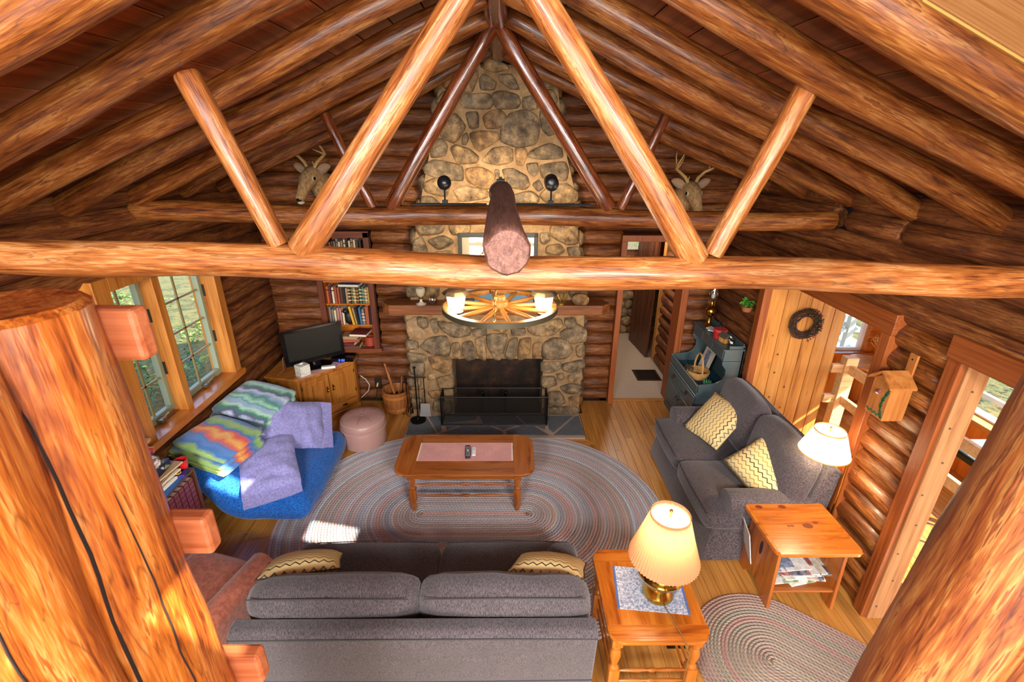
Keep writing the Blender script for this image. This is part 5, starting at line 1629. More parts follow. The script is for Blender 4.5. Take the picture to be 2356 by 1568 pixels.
cov = ms.math('MAXIMUM', wv(ms.math('ADD', hz_, spm.outputs[2])), wv(ms.math('SUBTRACT', hz_, spm.outputs[2])))
mixm = ms.n('ShaderNodeMixShader', {0: cov, 1: ms.n('ShaderNodeBsdfTransparent'), 2: ms.n('ShaderNodeBsdfDiffuse', {0: lin('2a2622')})})
ms.t.links.new(mixm.outputs[0], ms.t.nodes['Material Output'].inputs[0])
MB().span((x0, -.001, 0), (x1, .001, zt)).build('wire_mesh', ms.m, scn)
MB().span((x0 - .001, 0, 0), (x0 + .001, .22, zt)).build('wire_mesh', ms.m, scn)
MB().span((x1 - .001, 0, 0), (x1 + .001, .22, zt)).build('wire_mesh', ms.m, scn)
ad = thing('firedog', 'black iron firedogs standing inside the dark firebox', 'firedog', (-.11, 5.12, .0))
for s_ in (-.18, .1):
    MB().tube([(s_, -.1, .02), (s_, -.1, .26)], .012, 8).ball((s_, -.1, .28), .026, 10).tube([(s_, -.1, .1), (s_, .18, .1)], .01, 6).tube([(s_ - .06, -.1, 0), (s_, -.1, .05), (s_ + .06, -.1, 0)], .01, 6).build('andiron', BLACK(), ad, True)

# ---- things on and above the mantel
pic = thing('framed_picture', 'dark framed print with cream mat leaning on the chimney above the mantel', 'picture', (-.09, 4.87, 1.452))
MB().span((-.41, -.012, 0), (.41, .012, .045)).span((-.41, -.012, .68), (.41, .012, .725)).span((-.41, -.012, 0), (-.37, .012, .725)).span((.37, -.012, 0), (.41, .012, .725)).build('frame', plain('green_black_frame', '1d1f17', .5), pic, bevel=.004)
MB().span((-.375, -.002, .04), (.375, .004, .685)).build('mat_board', plain('cream_mat_shade', 'b8ae92', .8), pic)
ip = MB()
for a, b in (((-.27, .16), (.27, .166)), ((-.27, .58), (.27, .586)), ((-.27, .16), (-.264, .586)), ((.264, .16), (.27, .586))):
    ip.span((a[0], -.004, a[1]), (b[0], -.002, b[1]))
ip.build('inner_line', plain('thin_line', '4a463c', .7), pic)
MB().span((-.25, -.0035, .18), (.25, -.0025, .565)).build('print', plain('pale_print', 'b0ab98', .7, 0, 0, .15, 9), pic)
MB().span((-.372, -.008, .042), (.372, -.006, .683)).build('glazing', glass('picture_glass', 'ffffff', .07), pic)
pic.rotation_euler = (R(-4), 0, 0)
lt = thing('oil_lamp', 'small white hobnail oil lamp at the left end of the mantel', 'lamp', (-.90, 4.80, 1.45))
MB().lathe([(.05, 0), (.055, .006), (.03, .014), (.014, .03), (.012, .055)], 20).build('base', plain('milk_glass', 'e6e0d0', .2), lt, True)
MB().lathe([(.014, .055), (.026, .06), (.026, .075), (.014, .08)], 16).build('burner', BRASS(), lt, True)
MB().lathe([(.014, .08), (.035, .10), (.046, .13), (.048, .165), (.04, .175)], 20, caps=False).build('globe', shade_mat('milk_globe', 'efe6cc', .4), lt, 2)
gj = thing('glass_jar', 'small clear glass jar beside the oil lamp on the mantel', 'jar', (-.78, 4.80, 1.45))
MB().lathe([(.03, 0), (.045, .02), (.05, .06), (.035, .09), (.03, .10)], 18, caps=False).build('jar', glass('jar_glass', 'e8e2d4', .2), gj, 2)
bkt = thing('wire_basket', 'small gold wire basket at the right end of the mantel', 'basket', (.57, 4.80, 1.45))
wb_ = MB()
for k in range(12):
    for sg in (-1, 1):
        pts = []
        for j in range(7):
            zz = .02 + j * .02
            rr = .045 + .02 * math.sin(min(1, j / 4) * 1.57)
            a = 2 * math.pi * k / 12 + sg * j * .13
            pts.append((rr * math.cos(a), rr * math.sin(a), zz))
        wb_.tube(pts, .002, 4)
wb_.build('weave', plain('gold_wire', 'a8843c', .35, .8), bkt)
MB().lathe([(.062, .138), (.066, .142), (.062, .146)], 24, caps=False).build('rim', plain('gold_wire', 'a8843c', .35, .8), bkt, True)
MB().lathe([(.04, 0), (.04, .02), (.05, .024)], 20).build('foot', plain('gold_wire', 'a8843c', .35, .8), bkt)
rk = rbox(.17, .08, .11, .045, .01, 5, .012, 4).build('mantel_stone', STONE, None, 2, loc=(.78, 4.80, 1.503))
tag(rk, 'loose grey rock on the right end of the mantel', 'rock')
bks = MB().box((0, 0, .09), (.62, .02, .18)).build('blue_panel', plain('blue_card', '5a86a4', .6, 0, 0, .2, 8), None, loc=(-.03, 4.835, 1.451))
tag(bks, 'low blue card standing on the mantel in front of the framed print', 'card')

# ---- wagon-wheel chandelier
WZ = 1.99
ch = thing('wagon_wheel_chandelier', 'wooden wagon wheel chandelier with glowing white glass shades on chains', 'chandelier', (-.045, 3.08, WZ))
WW = wood('wheel_wood', '6a340e', '9c5f22', 'b07634', 'X', (3, 30, 30), .4, .2, knots=0, var=.1)
RW = .385
NF = 7
for k in range(NF):
    vs, fs = [], []
    for j in range(9):
        a = 2 * math.pi * (k + .01 + .98 * j / 8) / NF
        for r, zz in ((RW - .04, -.016), (RW, -.016), (RW, .016), (RW - .04, .016)):
            vs.append((r * math.cos(a), r * math.sin(a), zz))
    for j in range(8):
        for q in range(4):
            fs.append((j * 4 + q, j * 4 + (q + 1) % 4, j * 4 + 4 + (q + 1) % 4, j * 4 + 4 + q))
    fs += [(0, 1, 2, 3), (35, 34, 33, 32)]
    MB().add(vs, fs).build('felloe', WW, ch, bevel=.003)
MB().lathe([(RW, -.017), (RW + .007, -.017), (RW + .007, .017), (RW, .017)], 72, caps=False).build('iron_tyre', plain('tyre_iron', '55503f', .5, .7), ch, True)
sp_ = MB().lathe([(.012, 0), (.018, .04), (.015, .2), (.012, RW - .10)], 10, (.055, 0, 0), 'X').mesh('spoke', True)
sp_.materials.append(WW)
for k in range(12):
    put('spoke', sp_, ch, (0, 0, 0), (0, 0, 2 * math.pi * (k + .35) / 12))
MB().lathe([(.03, -.085), (.04, -.075), (.042, -.05), (.055, -.04), (.06, 0), (.055, .04), (.042, .05), (.04, .075), (.03, .085)], 24).build('hub', WW, ch, True)
# chains up to the log above
def chain(p0, p1, parent, name='chain'):
    p0, p1 = Vector(p0), Vector(p1)
    d = p1 - p0
    n = int(d.length / .032)
    q = d.to_track_quat('Z', 'Y').to_matrix()
    m = MB()
    for i in range(n):
        c = p0 + d * ((i + .5) / n)
        pts = []
        for k in range(10):
            a = 2 * math.pi * k / 10
            l = Vector((.010 * math.cos(a), 0, .021 * math.sin(a)))
            if i % 2:
                l = Vector((0, l.x, l.z))
            pts.append(c + q @ l)
        m.tube(pts, .0026, 5, closed=True)
    return m.build(name, plain('brass_chain', '9a7a3a', .35, .8), parent, True)
for ang in (-95, 25, 145):
    a = R(ang)
    chain((RW * .92 * math.cos(a), RW * .92 * math.sin(a), .02), (0, 0, .56), ch)
MB().lathe([(.03, .555), (.03, .57), (.01, .58)], 16).tube([(0, 0, .57), (0, 0, .60)], .006, 6).build('canopy', BRASS(), ch, True)
glow = emit('glass_glow', 'fff0d6', 9.0)
for k, ang in enumerate((186, 352)):
    a = R(ang)
    px, py = .295 * math.cos(a), .295 * math.sin(a)
    lb = MB().lathe([(.012, -.0), (.03, .005), (.045, .02), (.045, .03)], 20, (px, py, -.055)).build('lamp_socket', plain('bronze_socket', '5a4020', .4, .7), ch, True)
    MB().lathe([(.044, 0), (.048, .01), (.062, .10), (.06, .115), (.04, .12)], 24, (px, py, -.027)).build('glass_shade', glow, lb, True)
    MB().lathe([(.092, .0), (.094, .004), (.07, .024), (.02, .03)], 8, (px, py, .099)).build('smoke_hood', plain('hood_bronze', '6a5a44', .5, .5), lb)
    bulb('chandelier_light', (-.045 + px * .8, 3.08 + py * .8 - .12, WZ + .12), 5, (1, .78, .5), .08)

# ---- spotlights on the far tie beam, aimed at the chimney
for k, (xx, lab, L) in enumerate(((-.455, 'black round spotlight on the left half of the far tie beam', 0), (.325, 'black cylinder spotlight on the right half of the far tie beam', 1))):
    t = thing('spotlight', lab, 'spotlight', (xx, 3.64, 2.598), 0, 'track spotlights')
    MB().span((-.02, -.015, 0), (.02, .015, .03)).tube([(0, 0, .02), (0, 0, .10)], .006, 8).build('stem', BLACK(), t)
    if k == 0:
        MB().ball((0, 0, .15), .052, 20).build('head', plain('satin_black', '15161a', .3), t, True)
    else:
        m = MB().lathe([(.02, -.06), (.045, -.045), (.052, -.02), (.052, .06), (.045, .062), (.045, .02)], 24, (0, 0, 0), 'Y')
        m.xf(Matrix.Rotation(R(12), 4, 'X')).build('head', plain('satin_black', '15161a', .3), t, True, loc=(0, 0, .15))
    d = bpy.data.lights.new('spot_lamp', 'SPOT')
    d.energy, d.color, d.spot_size, d.spot_blend, d.shadow_soft_size = 62, (1, .84, .62), R(75), .8, .03
    o = bpy.data.objects.new('spot_lamp', d)
    o.location = (xx, 3.76, 2.76)
    o.rotation_euler = (Vector((-.1 + .3 * (1 if k else -1), 4.95, 2.35)) - Vector(o.location)).to_track_quat('-Z', 'Y').to_euler()
    C.objects.link(o)
for x0, x1, lab in ((-.70, -.15, 'black lighting track on the left half of the far tie beam'), (.06, .62, 'black lighting track on the right half of the far tie beam')):
    o = MB().span((x0, -.02, 0), (x1, .02, .014)).build('lighting_track', plain('matte_black', '0d0d0f', .8), None, bevel=.002, loc=(0, 3.64, 2.590))
    tag(o, lab, 'track', 'lighting tracks')

# ---- mounted deer heads
FUR = NT('deer_fur')
fnv = FUR.noise(FUR.obj((60, 60, 22)), 1.0, 4, .65)
spz = FUR.n('ShaderNodeSeparateXYZ', {0: FUR.n('ShaderNodeTexCoord').outputs['Object']}).outputs[2]
fc = FUR.ramp(fnv, [(.3, '6f5232'), (.5, '9c784c'), (.7, 'b99666')])
FURM = FUR.out(fc, .95)
FUR.bump(fnv, .5, .006)
ANT = plain('antler', 'b08a52', .5, 0, 0, .3, 20)
def deer(label, loc, rz, pts_scale=1.0, extra=False):
    t = thing('deer_head', label, 'deer head', loc, rz, 'mounted deer heads')
    # centre line from the wall out along the neck, over the poll and down the muzzle (front is -Y)
    sec = [((0, .0, -.05), .15, .19), ((0, -.10, .0), .135, .17), ((0, -.20, .06), .115, .14), ((0, -.29, .13), .098, .115), ((0, -.36, .155), .088, .092),
           ((0, -.42, .125), .08, .08), ((0, -.48, .07), .062, .066), ((0, -.53, .02), .048, .052), ((0, -.575, -.025), .043, .044), ((0, -.60, -.05), .034, .032)]
    vs, fs, n = [], [], 18
    for i, (c, rx, rr) in enumerate(sec):
        p, q = Vector(sec[max(i - 1, 0)][0]), Vector(sec[min(i + 1, len(sec) - 1)][0])
        tg = (q - p).normalized()
        u = Vector((1, 0, 0))
        w = tg.cross(u)
        for k in range(n):
            a = 2 * math.pi * k / n
            vs.append(Vector(c) + u * rx * math.cos(a) + w * rr * math.sin(a))
    for i in range(len(sec) - 1):
        for k in range(n):
            fs.append((i * n + k, i * n + (k + 1) % n, (i + 1) * n + (k + 1) % n, (i + 1) * n + k))
    fs += [tuple(range(n)), tuple(range((len(sec) - 1) * n, len(sec) * n))[::-1]]
    MB().add(vs, fs).build('head', FURM, t, 2)
    MB().ball((0, -.603, -.045), (.03, .016, .022), 12).build('nose', plain('deer_nose', '17120e', .3), t, True)
    MB().ball((0, -.575, -.075), (.03, .04, .018), 12).build('chin', plain('deer_white', 'd8ccb4', .9), t, True)
    for s_ in (-1, 1):
        ey = MB().ball((s_ * .074, -.43, .135), (.016, .02, .018), 12).build('eye', plain('deer_eye', '0c0806', .1), t, True)
        MB().ball((s_ * .070, -.43, .135), (.012, .028, .026), 12).build('eye_ring', plain('deer_pale', 'b8a684', .9), t, True)
        # ear
        e = MB()
        vs, fs = [], []
        for i in range(9):
            u = i / 8
            w = .045 * math.sin(math.pi * min(1, .12 + .88 * u)) ** .7
            for j in range(5):
                v = j / 4 * 2 - 1
                vs.append((s_ * (.06 + .15 * u), -.32 + .02 * u - .028 * v * v + (.0), .20 + .05 * u + v * w))
        for i in range(8):
            for j in range(4):
                fs.append((i * 5 + j, i * 5 + j + 1, i * 5 + j + 6, i * 5 + j + 5))
        m0 = len(vs)
        vs += [(a, b + .012, c) for a, b, c in vs]
        fs += [tuple(k + m0 for k in f[::-1]) for f in fs]
        e.add(vs, fs).build('ear', plain('ear_fur', '9a7c60', .9), t, 2)
        an = MB()
        beam = [(.035, -.35, .225), (.07, -.34, .28), (.13, -.33, .33), (.185, -.36, .36), (.20, -.42, .40), (.19, -.46, .45), (.165, -.48, .51)]
        an.tube([(s_ * x, y, z) for x, y, z in beam], [.018, .016, .014, .012, .010, .007, .003], 8)
        an.tube([(s_ * .045, -.35, .24), (s_ * .04, -.37, .29)], [.008, .003], 6)
        an.tube([(s_ * .17, -.35, .355), (s_ * .14, -.37, .42), (s_ * .125, -.38, .47)] if extra else [(s_ * .17, -.35, .355), (s_ * .12, -.40, .385), (s_ * .07, -.43, .41)], [.009, .006, .002], 6)
        if extra:
            an.tube([(s_ * .195, -.39, .38), (s_ * .20, -.36, .47), (s_ * .19, -.35, .54)], [.009, .006, .002], 6)
        an.build('antler', ANT, t, True)
    return t
deer('mounted deer head with spread antlers on the left of the far wall', (-1.83, 5.30, 2.56), R(-14))
deer('mounted deer head with tall antlers on the right of the far wall', (1.80, 5.30, 2.44), R(6), extra=True)

# ---- built-in bookcase left of the chimney
bc = thing('bookcase', 'recessed red-brown bookcase full of books in the far log wall', 'bookcase', (-1.83, 5.24, .74))
BCW = REDW('Z')
MB().span((-.32, .0, 0), (-.255, .05, 1.38)).build('frame_side', BCW, bc, bevel=.004)
MB().span((.255, .0, 0), (.32, .05, 1.38)).build('frame_side', BCW, bc, bevel=.004)
MB().span((-.32, .0, 1.32), (.32, .05, 1.39)).build('frame_top', REDW('X'), bc, bevel=.004)
MB().span((-.34, -.02, -.03), (.34, .06, .012)).build('sill', REDW('X'), bc, bevel=.004)
MB().span((-.26, .22, 0), (.26, .235, 1.34)).build('back_panel', HONEY('Z'), bc)
MB().span((-.27, .05, 0), (-.255, .23, 1.34)).span((.255, .05, 0), (.27, .23, 1.34)).build('side_panel', HONEY('Z'), bc)
SHZ = [0.012, .30, .56, .83, 1.09]
for zz in SHZ[1:]:
    MB().span((-.256, .03, zz - .016), (.256, .23, zz)).build('shelf', HONEY('X'), bc, bevel=.002)
BCOL = {'orange': 'c8562a', 'red': '8a2a1e', 'cream': 'd8c8a0', 'brown': '5a3420', 'green': '3f5a34', 'black': '1c1a18', 'gold': 'b89038', 'blue': '3a6488', 'grey': '7a7468', 'tan': 'a8845c', 'rust': 'a04a2a', 'teal': '3a7470', 'maroon': '6a2028', 'yellow': 'd8a41e', 'pink': 'b87a74'}
PAGES = plain('book_pages', 'ddd0b4', .85)
def bookmat(c):
    return plain('book_' + c, BCOL[c], .55)
def book(label, w, h, d, col, loc, rot=(0, 0, 0), group=None, band=None):
    """A book standing with its spine towards -Y, w thick, h tall, d deep; origin at the base of the spine."""
    t = thing('book', label, 'book', loc, 0, group)
    t.rotation_euler = rot
    c = bookmat(col)
    MB().span((-w / 2, 0, 0), (w / 2, .004, h)).span((-w / 2, 0, 0), (-w / 2 + .003, d, h)).span((w / 2 - .003, 0, 0), (w / 2, d, h)).build('cover', c, t)
    MB().span((-w / 2 + .003, .004, .003), (w / 2 - .003, d - .003, h - .004)).build('pages', PAGES, t)
    if band:
        b = MB()
        for q in band[1:]:
            b.span((-w / 2 - .0003, -.0006, h * q - .006), (w / 2 + .0003, .001, h * q + .006))
        b.build('spine_band', bookmat(band[0]), t)
    return t
ORD = ['first', 'second', 'third', 'fourth', 'fifth', 'sixth', 'seventh', 'eighth', 'ninth', 'tenth', 'eleventh', 'twelfth', 'thirteenth', 'fourteenth', 'fifteenth', 'sixteenth', 'seventeenth']
shelfn = {3: 'shelf behind the tie beam', 2: 'second shelf of books', 1: 'third shelf of books', 4: 'top bookcase shelf'}
rows = {
    4: [('black', 3), ('brown', 0), ('green', 1), ('black', 0), ('rust', 0), ('brown', 1), ('grey', 0), ('grey', 1), ('cream', 0), ('tan', 0), ('cream', 1), ('black', 0), ('cream', 0), ('tan', 1), ('cream', 0), ('brown', 0), ('black', 0)],
    2: [('orange', 1), ('maroon', 1), ('cream', 1), ('rust', 0), ('rust', 0), ('brown', 0), ('black', 0), ('tan', 0), ('brown', 2), ('green', 2), ('tan', 2), ('brown', 2), ('green', 2), ('teal', 2), ('tan', 2), ('gold', 2)],
    1: [('grey', 0), ('grey', 0), ('cream', 0), ('pink', 0), ('pink', 0), ('cream', 1), ('cream', 0)],
}
for r_, lst in rows.items():
    x = -.245
    zz = .74 + SHZ[r_]
    for i, (c, bd) in enumerate(lst):
        w = random.uniform(.024, .034)
        if r_ == 2:
            w = .5 / 16 * random.uniform(.92, 1.0)
        if r_ == 4:
            w = .028 * random.uniform(.85, 1.05)
        if r_ == 1:
            w = .029
        h = random.uniform(.17, .215) if r_ != 2 else random.uniform(.18, .205)
        band = None if bd == 0 else ((('black', .8) if c != 'black' else ('cream', .8)) if bd == 1 else ('gold' if i % 2 else 'cream', .2, .42, .62, .82))
        pos = 'leftmost' if i == 0 else (ORD[i] + ' from the left')
        book('%s book, %s on the %s' % (c, pos, shelfn[r_]), w, h, .13, c, (-1.83 + x + w / 2, 5.28 + random.uniform(-.004, .012), zz), (0, 0, 0), 'books in the far bookcase', band)
        x += w + .0012
zz = .74 + SHZ[1]
for i, (c, w, h, tl) in enumerate((('yellow', .034, .225, -9), ('tan', .026, .21, -8), ('black', .022, .21, -7), ('blue', .034, .205, -4), ('grey', .036, .19, -2), ('rust', .05, .22, 0), ('black', .02, .17, 0), ('tan', .016, .17, 0))):
    xs = (.035, .068, .098, .126, .158, .198, .234, .2525)[i]
    book('%s book %s in the right half of the third shelf, %s of eight' % (c, 'leaning' if tl else 'upright', ORD[i]), w * .92, h, .13, c, (-1.83 + xs, 5.275, zz + .001), (0, R(tl), 0), 'books in the far bookcase', None if i != 4 else ('cream', .3, .5, .7))
# the dark carved figure between them
fg = thing('cat_figurine', 'small black carved animal figure between the books on the third shelf', 'figurine', (-1.855, 5.31, .74 + .30))
rbox(.10, .07, .15, .035, .008, 5, .004).build('body', plain('carved_black', '14100e', .5), fg, 2, loc=(0, 0, .08))
MB().ball((-.03, -.02, .165), (.036, .032, .03), 12).lathe([(.012, 0), (.001, .025)], 8, (-.05, -.02, .185)).lathe([(.012, 0), (.001, .025)], 8, (-.012, -.02, .185)).build('head', plain('carved_black', '14100e', .5), fg, True)
def flat_book(label, col, w, d, th, loc, rz, group):
    t = thing('book', label, 'book', loc, rz, group)
    MB().span((-w / 2, 0, 0), (w / 2, d, .003)).span((-w / 2, 0, th - .003), (w / 2, d, th)).span((-w / 2, d - .004, 0), (w / 2, d, th)).build('cover', bookmat(col), t)
    MB().span((-w / 2 + .003, .002, .003), (w / 2 - .003, d - .004, th - .003)).build('pages', PAGES, t)
flat_book('maroon book lying flat and jutting out of the lowest bookcase shelf', 'maroon', .20, .20, .03, (-1.72, 5.12, .948), R(-5), 'books in the far bookcase')
flat_book('thin cream book lying under the jutting maroon book', 'cream', .15, .18, .02, (-1.70, 5.2, .925), R(12), 'books in the far bookcase')
flat_book('brown book low in the stack on the lowest bookcase shelf', 'brown', .22, .17, .045, (-1.86, 5.37, .754), R(183), 'books in the far bookcase')
flat_book('maroon book second from the bottom of the lowest shelf stack', 'maroon', .20, .16, .04, (-1.88, 5.36, .80), R(174), 'books in the far bookcase')
flat_book('rust book third from the bottom of the lowest shelf stack', 'rust', .21, .16, .04, (-1.86, 5.37, .841), R(185), 'books in the far bookcase')
flat_book('tan book near the top of the lowest shelf stack', 'tan', .2, .16, .04, (-1.85, 5.36, .882), R(177), 'books in the far bookcase')
flat_book('blue book lying across the tops of the second shelf books', 'blue', .24, .14, .03, (-1.79, 5.22, 1.512), R(-4), 'books in the far bookcase')
pt_ = thing('red_pot', 'round red clay pot at the right end of the lowest bookcase shelf', 'pot', (-1.645, 5.34, .753))
MB().lathe([(.05, 0), (.062, .01), (.066, .08), (.058, .115), (.06, .12), (.05, .12), (.048, .06)], 24).build('pot', plain('red_clay', 'a03a24', .5, 0, 0, .15, 10), pt_, True)

# ================================================================== HUTCH, DINING CORNER, LOW BOOKCASE
HB = plain('slate_blue_paint', '4a595b', .38, 0, .1, .12, 6)
HI = plain('teal_interior', '1f4a58', .45)
hx, hy = 2.0, 4.83                      # front plane and centre of the hutch; front faces -X
hu = thing('hutch', 'slate-blue dry sink hutch in the corner behind the loveseat', 'hutch', (2.0, 4.83, 0), -math.pi / 2)
# local: x along the width (+x towards the camera), front at -y... depth to +y
HWd, HD = .84, .42
hw = HWd / 2
MB().span((-hw, 0.0, .06), (hw, HD, .60)).build('body', HB, hu, bevel=.004)
MB().span((-hw - .012, -.014, 0), (hw + .012, HD, .075)).build('plinth', HB, hu, bevel=.008)
MB().span((-hw - .008, -.012, .555), (hw + .008, HD, .572)).build('moulding', HB, hu, bevel=.004)
MB().span((-hw, -.006, .60), (hw, .014, .685)).build('front_lip', HB, hu, bevel=.004)
MB().span((-hw + .01, .014, .602), (hw - .01, HD - .02, .61)).build('well_floor', HI, hu)
for s_ in (-1, 1):
    # scrolled side cheek rising to the upper drawers
    prof = [(0, .60), (HD, .60), (HD, 1.10), (.22, 1.10), (.215, .93), (.235, .90), (.262, .87), (.265, .80), (.24, .745), (.19, .715), (.12, .705), (.0, .69)]
    MB().prism(prof, s_ * hw - (.018 if s_ > 0 else 0), s_ * hw + (0 if s_ > 0 else .018), 'X').build('side_cheek', HB, hu, bevel=.003)
MB().span((-hw, HD - .018, .60), (hw, HD, 1.12)).build('back_board', HB, hu)
MB().span((-hw, .22, .96), (hw, HD, .972)).span((-hw - .012, .20, 1.085), (hw + .012, HD, 1.10)).build('upper_box', HB, hu, bevel=.004)
MB().span((-hw + .015, HD - .016, 1.10), (hw - .015, HD, 1.15)).span((hw - .012, .26, 1.10), (hw, HD, 1.135)).build('gallery_rail', HB, hu, bevel=.003)
for k in range(3):
    a, b = -hw + .02 + k * (HWd - .04) / 3, -hw + .02 + (k + 1) * (HWd - .04) / 3
    d = MB().span((a + .004, .212, .978), (b - .004, .24, 1.08)).build('small_drawer', HB, hu, bevel=.003)
    MB().lathe([(.006, 0), (.006, .012), (.011, .018), (.008, .026)], 12, ((a + b) / 2, .214, 1.03), 'Y').xf(Matrix.Identity(4)).build('knob', plain('iron_knob', '1c1a18', .4), d, True)
for s_ in (-1, 1):
    a, b = (-hw + .015, -.006) if s_ < 0 else (.006, hw - .015)
    d = MB().span((a, -.016, .435), (b, 0, .545)).build('drawer', HB, hu, bevel=.003)
    m = (a + b) / 2
    MB().box((m, -.018, .50), (.05, .004, .025)).tube([(m - .025, -.02, .495), (m - .02, -.032, .475), (m, -.034, .465), (m + .02, -.032, .475), (m + .025, -.02, .495)], .004, 6).build('pull', plain('iron_knob', '1c1a18', .4), d, True)
    d = MB().span((a, -.016, .095), (b, 0, .425)).build('door', HB, hu, bevel=.003)
    MB().span((a + .055, -.020, .15), (b - .055, -.012, .37)).build('raised_panel', HB, d, bevel=.007)
    kx = b - .03 if s_ < 0 else a + .03
    MB().ball((kx, -.03, .31), .013, 10).tube([(kx, -.016, .31), (kx, -.03, .31)], .006, 6).build('knob', plain('iron_knob', '1c1a18', .4), d, True)

def on_hutch(u, v, z):                  # hutch-local (x, y) to world
    return (2.0 + v, 4.83 - u, z)
# brass oil lamp with a clear chimney
l2 = thing('oil_lamp', 'tall brass oil lamp with clear glass chimney on top of the hutch', 'lamp', on_hutch(-.26, .31, 1.10))
MB().lathe([(.05, 0), (.052, .012), (.03, .03), (.018, .06), (.016, .11), (.03, .125), (.058, .15), (.064, .185), (.055, .22), (.03, .24), (.018, .25), (.02, .285), (.012, .30)], 24).build('base', BRASS(), l2, True)
MB().lathe([(.022, .295), (.05, .34), (.058, .38), (.045, .44), (.03, .49)], 24, caps=False).build('chimney', glass('lamp_chimney', 'f2f2f2', .25), l2, 2)
MB().ball((0, 0, .36), (.024, .024, .034), 12).build('bulb', plain('frosted_bulb', 'e8e6e0', .4), l2, True)
for i, (u, lab) in enumerate(((-.14, 'white booklet leaning beside the brass lamp on the hutch'), (-.09, 'second white booklet on the hutch nearer the red tin'))):
    o = MB().box((0, 0, .006), (.07, .10, .012)).build('booklet', plain('white_card', 'eeeae2', .6), None, bevel=.002, loc=on_hutch(u, .30, 1.101 + .0), rot=(0, R(-8 + 4 * i), R(18 + 30 * i)))
    o.location.z = 1.11
    tag(o, lab, 'booklet')
ez = MB()
for a, b in (((-.04, 0, 0), (-.03, .0, .13)), ((.04, 0, 0), (.03, 0, .13)), ((-.03, 0, .13), (.03, 0, .13)), ((-.036, 0, .05), (.036, 0, .05))):
    ez.tube([a, b], .004, 6)
tag(ez.build('easel', plain('dark_wire', '2a1c12', .5), None, True, loc=on_hutch(-.08, .38, 1.10), rot=(0, 0, R(-60))), 'small dark wire easel at the back of the hutch top', 'easel')
rt_ = thing('red_tin', 'round red tin on top of the hutch', 'tin', on_hutch(.08, .30, 1.10))
MB().lathe([(.068, 0), (.07, .005), (.07, .075)], 28).build('tin', plain('red_paint', 'b8242a', .4), rt_, True)
MB().lathe([(.072, .075), (.072, .09), (.066, .096)], 28).build('lid', plain('red_lid', 'c23a3c', .45, 0, 0, .2, 20), rt_, True)
mh = thing('model_cabin', 'tiny wooden model cabin beside the red tin on the hutch', 'ornament', on_hutch(.21, .30, 1.10), R(14))
MB().span((-.04, -.05, 0), (.04, .05, .06)).build('walls', PINE('X'), mh, bevel=.002)
MB().add([(-.055, -.06, .055), (.055, -.06, .055), (0, -.06, .10), (-.055, .06, .055), (.055, .06, .055), (0, .06, .10)], [(0, 1, 2), (5, 4, 3), (0, 2, 5, 3), (1, 4, 5, 2), (0, 3, 4, 1)]).build('roof', plain('model_roof', '4a4434', .8), mh)
MB().span((-.0405, -.015, .0), (-.0395, .015, .04)).build('door', plain('model_door', 'c89a50', .6), mh)
cow = thing('cow_figurine', 'small black and white cow figurine at the near end of the hutch top', 'figurine', on_hutch(.33, .31, 1.10), R(80))
cm = NT('cow_spots')
cmn = cm.noise(cm.obj((28, 28, 28)), 1.0, 2)
COW = cm.out(cm.ramp(cmn, [(.5, '141414'), (.52, 'e8e4da')], 'CONSTANT'), .5)
rbox(.085, .04, .045, .02, .004, 4).build('body', COW, cow, 2, loc=(0, 0, .055))
MB().ball((.055, 0, .075), (.02, .014, .016), 10).build('head', COW, cow, True)
lg = MB().tube([(0, 0, 0), (0, 0, .04)], .007, 6).mesh('leg')
lg.materials.append(COW)
for sx in (-.028, .028):
    for sy in (-.012, .012):
        put('leg', lg, cow, (sx, sy, 0))
# picture and basket in the well
fp2 = thing('framed_photo', 'cream-matted photograph propped in the hutch well', 'picture', on_hutch(-.13, .27, .612))
fp2.rotation_euler = (0, R(16), R(0))
MB().span((-.008, -.12, 0), (.004, .12, .30)).build('mat_board', plain('cream_mat', 'd8d0b8', .8), fp2)
MB().span((-.010, -.07, .06), (-.008, .07, .24)).build('photo', magmat(5), fp2)
MB().span((-.004, -.135, -.0), (.012, .135, .315)).build('frame', BLACK(), fp2)
bs_ = thing('wicker_basket', 'round wicker basket with a tall hoop handle in the hutch well', 'basket', on_hutch(.08, .13, .613))
WK = plain('wicker', 'b98a4c', .7, 0, 0, .35, 60)
for j in range(7):
    zz = .012 + j * .013
    rr = .085 + .03 * math.sin(j / 6 * 1.5)
    pts = [(rr * (1 + .035 * (-1) ** (k + j)) * math.cos(2 * math.pi * k / 32), rr * (1 + .035 * (-1) ** (k + j)) * math.sin(2 * math.pi * k / 32), zz) for k in range(32)]
    MB().tube(pts, .0075, 6, closed=True).build('weave_row', WK, bs_, True)
MB().lathe([(.005, .004), (.085, .006), (.086, .012)], 24).build('bottom', WK, bs_)
pts = [(0, .115 * math.cos(math.pi * k / 16), .09 + .20 * math.sin(math.pi * k / 16)) for k in range(17)]
MB().tube(pts, .010, 8).build('handle', WK, bs_, True)
dl = MB()
for _ in range(60):
    a = random.random() * 6.28
    r_ = random.uniform(.05, .13)
    dl.ball((-.09 + r_ * .3 * math.cos(a), .03 + .12 * (random.random() - .5), .09 + .05 * random.random()), random.uniform(.005, .011), 5)
tag(dl.build('dried_sprig', plain('dried_leaves', '3c3428', .8), bs_), kind='stuff')
gp = thing('cactus', 'small green succulent in the near corner of the hutch well', 'plant', on_hutch(.32, .14, .613))
MB().lathe([(.03, 0), (.036, .03), (.03, .03)], 16).build('pot', plain('clay_pot', '9a5a34', .7), gp, True)
